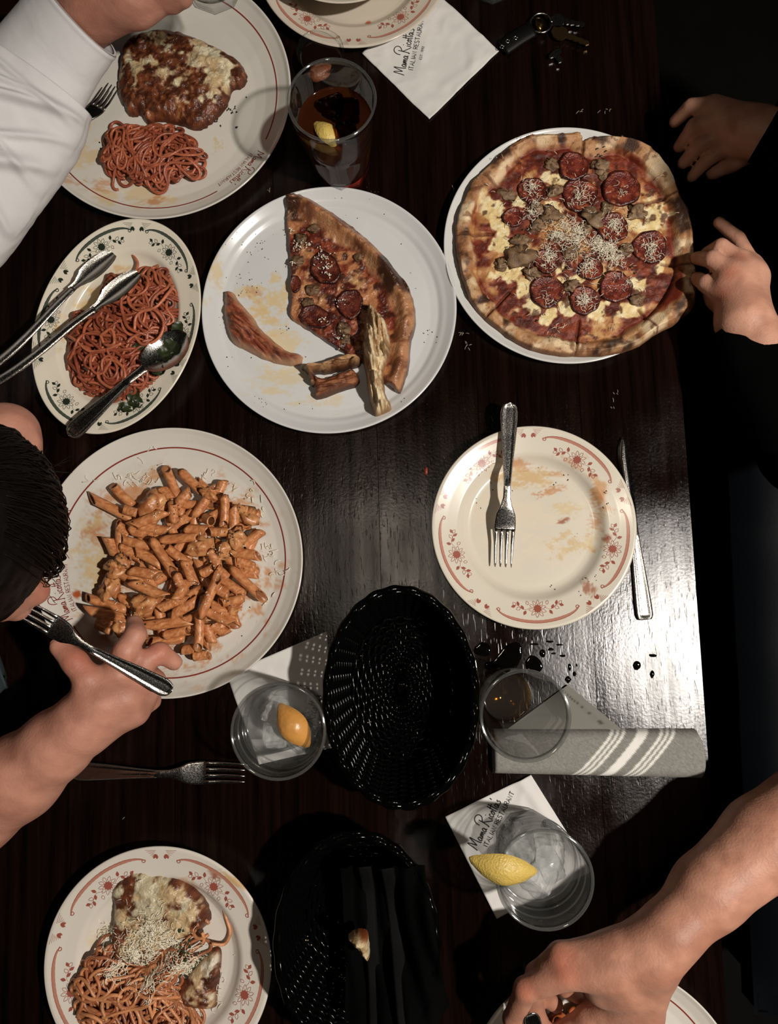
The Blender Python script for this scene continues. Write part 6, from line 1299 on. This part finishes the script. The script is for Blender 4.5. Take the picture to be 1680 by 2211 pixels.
tor = [(.03, PC((1700, 820, .07, 31))+GC((1800, 960, .03, 40), (2060, 900, .12, 52), (2220, 640, .26, 66), (2260, 480, .10, 115), (2260, 480, -.12, 120))), (.03, PC((1760, 330, .08, 31))+GC((1830, 300, .06, 38), (2060, 180, .12, 52), (2200, 300, .26, 66), (2250, 460, .14, 110))), (.03, [tuple(P(2220, 470, 0)+np.array((0, 0, .26)))+(.06,), tuple(P(2000, 570, 0)+np.array((0, 0, .38)))+(.055,), tuple(P(1880, 645, 0)+np.array((0, 0, .43)))+(.085,)]), (.02, [tuple(P(1855, 645, 0)+np.array((0, 0, .41)))+(.07,), tuple(P(1805, 645, 0)+np.array((0, 0, .36)))+(.045,)])]
lowr, uppr = [[(.0022, [p[:3]+(p[3]*.86,) for p in ch]) if k_ == .004 else (k_, ch) for k_, ch in grp] for grp in (lowr, uppr)]   # slim separate fingers
kn3 = [(P(1560, 636, .078), .010), (P(1576, 590, .083), .010), (P(1594, 562, .074), .009)]
body(R3, lowr+uppr+tor, .0030, (188, 140, 118), 5, kn3)
for p, q in (((1506, 601, .034), (1524, 612, .056)), ((1505, 557, .036), (1538, 560, .064)), ((1528, 545, .036), (1556, 532, .060))):
    a = P(*p); b_ = P(*q); d = a-b_; nail(R3, a, b_, np.array((-.3, .1, 1.0)), .0058, np.array(R3.location))
wob = lambda S, A: .003*np.sin(S*38+3*np.cos(A))+.003*fbm(S*9, A*1.2, 1.6, 3)
bs = lambda w0, w1, h0, h1: (lambda S, A: (w0+(w1-w0)*S, h0+(h1-h0)*S, wob(S, A)))
tube_cloth('sleeve', R3, [P(1596, 690, .066), P(1645, 765, .065), P(1740, 860, .06), GC((1800, 960, .03, 0))[0][:3], GC((2060, 900, .12, 0))[0][:3]], lambda S, A: (.031+.045*sm(0, .3, S), .027+.045*sm(.02, .35, S), wob(S, A)*sm(0, .2, S)), M['black_cloth'], label='black sleeve')
tube_cloth('sleeve', R3, [P(1650, 288, .07), P(1760, 330, .075), GC((1830, 300, .06, 0))[0][:3], GC((2060, 180, .12, 0))[0][:3]], lambda S, A: (.033+.045*sm(0, .3, S), .030+.045*sm(.02, .35, S), wob(S, A)*sm(0, .2, S)), M['black_cloth'], label='black sleeve')
tube_cloth('shirt', R3, [P(2260, 480, 0)-np.array((0, 0, .25)), P(2260, 480, 0), P(2245, 478, 0)+np.array((0, .001, .26))], lambda S, A: (.17-.05*S, .17-.03*S, wob(S, A)), M['black_cloth'], label='black shirt')
# --- left: woman bending over the penne, fork at her mouth
R2 = person('dark-haired person at the left bending over the penne with a fork at the lips', P(60, 1400, .15))
arm = GC((-470, 1620, .20, 54), (-260, 1840, .07, 47))+PC( (-60, 1752, .085, 45), (40, 1678, .098, 42), (125, 1606, .112, 34), (172, 1566, .12, 28.5))
pl2_ = [(.010, PC((172, 1566, .12, 28.5), (225, 1508, .122, 25), (252, 1450, .122, 15))), (.010, PC((182, 1562, .12, 27), (270, 1500, .118, 22), (296, 1478, .114, 15))), (.010, PC((195, 1570, .112, 24), (285, 1525, .105, 19), (306, 1508, .102, 13))), (.010, PC((175, 1560, .12, 24), (196, 1510, .126, 18)))]
f2 = [(.004, PC((250, 1456, .122, 15), (272, 1404, .130, 12), (293, 1370, .124, 10.5), (290, 1346, .110, 9))), (.004, PC((296, 1480, .114, 14), (312, 1428, .116, 11.5), (345, 1408, .110, 10.2), (376, 1430, .100, 8.8))), (.004, PC((306, 1508, .102, 13), (334, 1470, .100, 11), (318, 1448, .092, 9.5), (296, 1455, .088, 8.5))), (.004, PC((296, 1532, .094, 12), (326, 1512, .086, 10), (318, 1486, .078, 8.5))), (.006, PC((190, 1520, .126, 16), (190, 1466, .134, 13.5), (162, 1430, .136, 12), (128, 1396, .134, 9.8)))]
head = [(.03, PC((-175, 1145, .255, 90))), (.03, PC((-140, 1190, .235, 72))), (.02, PC((-50, 1235, .205, 44))), (.012, PC((40, 1262, .185, 21), (62, 1274, .178, 14), (80, 1276, .172, 10.5))), (.010, PC((20, 1300, .175, 20), (34, 1308, .168, 15))), (.03, PC((-215, 1225, .24, 58))+GC((-300, 1330, .23, 60), (-520, 1400, .14, 115), (-560, 1420, -.12, 125))), (.03, GC((-500, 1420, .19, 80), (-470, 1620, .20, 56))),
        (.03, GC((-480, 1320, .18, 66), (-400, 1170, .10, 50), (-240, 1050, .05, 40))+PC((-60, 965, .06, 33), (16, 938, .06, 28), (38, 990, .055, 23))), (.006, PC((48, 960, .06, 20), (60, 1010, .045, 12), (48, 1040, .03, 9))), (.006, PC((35, 985, .06, 18), (42, 1025, .045, 12), (30, 1050, .03, 9))), (.006, PC((20, 985, .058, 17), (20, 1030, .04, 11)))]
body(R2, [(.012, arm)]+pl2_+f2+head, .0030, (180, 128, 108), 7, [(P(80, 1276, .175), .014), (P(172, 1424, .14), .014), (P(345, 1408, .115), .012)])
nail(R2, P(128, 1396, .134), P(162, 1430, .136), (-.1, .2, 1), .0066, np.array(R2.location))
nail(R2, P(376, 1430, .100), P(345, 1408, .110), (0, .2, 1), .0058, np.array(R2.location))
fork('fork', 'fork lifted to the lips of the dark-haired person at left', P(372, 1492, .128), P(38, 1304, .165))
M['hair'] = mat('dark_hair', (9, 6, 5), rough=.5, spec=.15)
hV, hQ = implicit([(.03, PC((-180, 1130, .262, 97))), (.03, PC((-140, 1150, .258, 82))), (.03, PC((-95, 1195, .225, 56))), (.02, PC((-120, 1090, .23, 76))), (.02, PC((-70, 1110, .20, 46), (-16, 1150, .18, 30), (10, 1200, .17, 20)))], .004, .02)
hV = relax(hV, hQ, 2, .4); n_ = fbm(hV[:, 0]*1.0, hV[:, 1]*.25+hV[:, 2], 90, 3); off = np.array(R2.location); hV = hV+((n_-.5)*.010)[:, None]*((hV-P(-100, 1150, .24))/.1)
hr = obj('hair', mesh('hair', hV-off, hQ), M['hair'], R2, label='dark brown hair')
g = np.random.default_rng(8); mb = MB(); hc = P(-150, 1140, .245)
for k in range(520):
    w = g.uniform(-1, 1); a0 = np.array(P(-150+g.normal(0, 30), 1010+w*40+g.normal(0, 30), .345)); e = np.array(P(40+g.normal(10, 26), 1120+w*110+g.normal(0, 14), .165+g.uniform(-.02, .03))); pts = []
    for t in np.linspace(0, 1, 7):
        q = a0*(1-t)+e*t; d = q-hc; r_ = np.linalg.norm(d); q = hc+d/r_*max(r_, .104+g.uniform(-.002, .005)); pts.append(q+g.normal(0, .0016, 3))
    if k % 3 == 0: pts.append(e+np.array((g.uniform(.004, .022), g.normal(0, .012), -.008)))
    pt = spline(pts, 3); V, Fc = sweep(pt, np.linspace(.0013, .0003, len(pt)), 4); mb.add(V, Fc)
mb.build('loose_strands', M['hair'], hr, off, kind='stuff')
tube_cloth('sleeve', R2, [GC((-140, 1790, .08, 0))[0][:3], GC((-260, 1840, .07, 0))[0][:3], GC((-470, 1620, .20, 0))[0][:3]], bs(.056, .072, .056, .072), mat('teal_cloth', (30, 44, 48), rough=.8, bump=.3, bscale=900), label='dark teal sleeve')
tube_cloth('shirt', R2, [P(-8, 1405, .03), P(-120, 1440, .05), GC((-330, 1440, .06, 0))[0][:3], GC((-560, 1430, .06, 0))[0][:3]], lambda S, A: (.04+.11*S, .03+.10*S, .006*np.sin(A*5+S*9)+wob(S, A)), bpy.data.materials['teal_cloth'], label='dark teal shirt front')
# --- top left: white shirt sleeve, hand holding a water glass
R1 = person('person in a white shirt sleeve reaching across the top left plate', P(120, 150, .1))
h1 = [(.012, PC((-420, 640, .13, 50), (-150, 480, .10, 44), (60, 190, .112, 31), (170, 50, .134, 29), (215, 8, .150, 29))), (.010, PC((205, 20, .150, 29), (275, -8, .166, 25), (345, -22, .170, 17))), (.010, PC((205, 10, .150, 28), (280, -45, .166, 23), (340, -60, .170, 15))), (.010, PC((225, 20, .146, 24), (300, 12, .158, 19), (330, 8, .158, 14))),
      (.004, PC((345, -20, .170, 14), (394, -22, .175, 11.5), (405, -45, .18, 10))), (.004, PC((330, 6, .158, 12.5), (372, 4, .162, 10.5), (396, -4, .168, 9.5))), (.004, PC((340, -60, .170, 13), (390, -80, .175, 11), (430, -100, .178, 9.5)))]
body(R1, h1, .0022, (168, 118, 100), 9, [(P(345, -20, .128), .014)])
M['shirt'] = mat('white_shirt', (206, 204, 204), rough=.85, spec=.15, bump=.25, bscale=1600)
def slv(S, A):
    w = .088-.008*S; up = np.sin(A)
    f = .0045*np.sin(16*S+1.7*np.cos(A)*3)*np.clip(up+.3, 0, 1)*sm(1, .6, S)+.006*fbm(S*6+np.cos(A), A*.7+S*2, 1.7, 4)
    for s0, k, wd_, hh in ((.90, .06, .010, .006), (.84, .12, .016, .010), (.74, -.20, .016, .010), (.66, .22, .014, .008), (.58, .20, .024, .012), (.46, -.16, .022, .011), (.36, -.12, .03, .012), (.80, -.10, .012, .007), (.955, -.03, .010, .005)): f = f+1.35*hh*np.exp(-((S-s0-k*np.cos(A))/wd_)**2)*np.clip(up, 0, 1)
    return w, .052+0*S, f-.006*sm(.9, 1, S)
tube_cloth('sleeve', R1, [P(-400, 640, .12), P(-170, 500, .10), P(-40, 345, .103), P(74, 170, .112)], slv, M['shirt'], 150, 120, label='white shirt sleeve with soft folds')
def cuf(S, A): return .0620-.007*S+0*A, .040-.002*S, .0012*fbm(S*4, A*2, 1.5, 6)+.0013*np.exp(-((S-.06)/.02)**2)-.0012*np.exp(-((S-.10)/.015)**2)+.0010*np.exp(-((S-.97)/.02)**2)
tube_cloth('cuff', R1, [P(62, 187, .113), P(110, 118, .119), P(171, 34, .138)], cuf, M['shirt'], 60, 96, .003, label='white buttoned cuff')
# ------------------------------------------------------------------ food glimpsed on the bottom right plate
plb = pxpoly([(1175, 2290), (1180, 2215), (1230, 2185), (1300, 2180), (1380, 2185), (1410, 2210), (1400, 2300), (1300, 2340)], .02, dense=4); spaghetti('spaghetti', 'heap of orange-red pasta on the bottom right plate under the hand', plb, TZ+.006, lambda x, y, d: .026*(1-np.exp(-d/.012)), 60, M['pasta'], seed=9, r=.0030, col=((160, 70, 36), (204, 124, 66)))
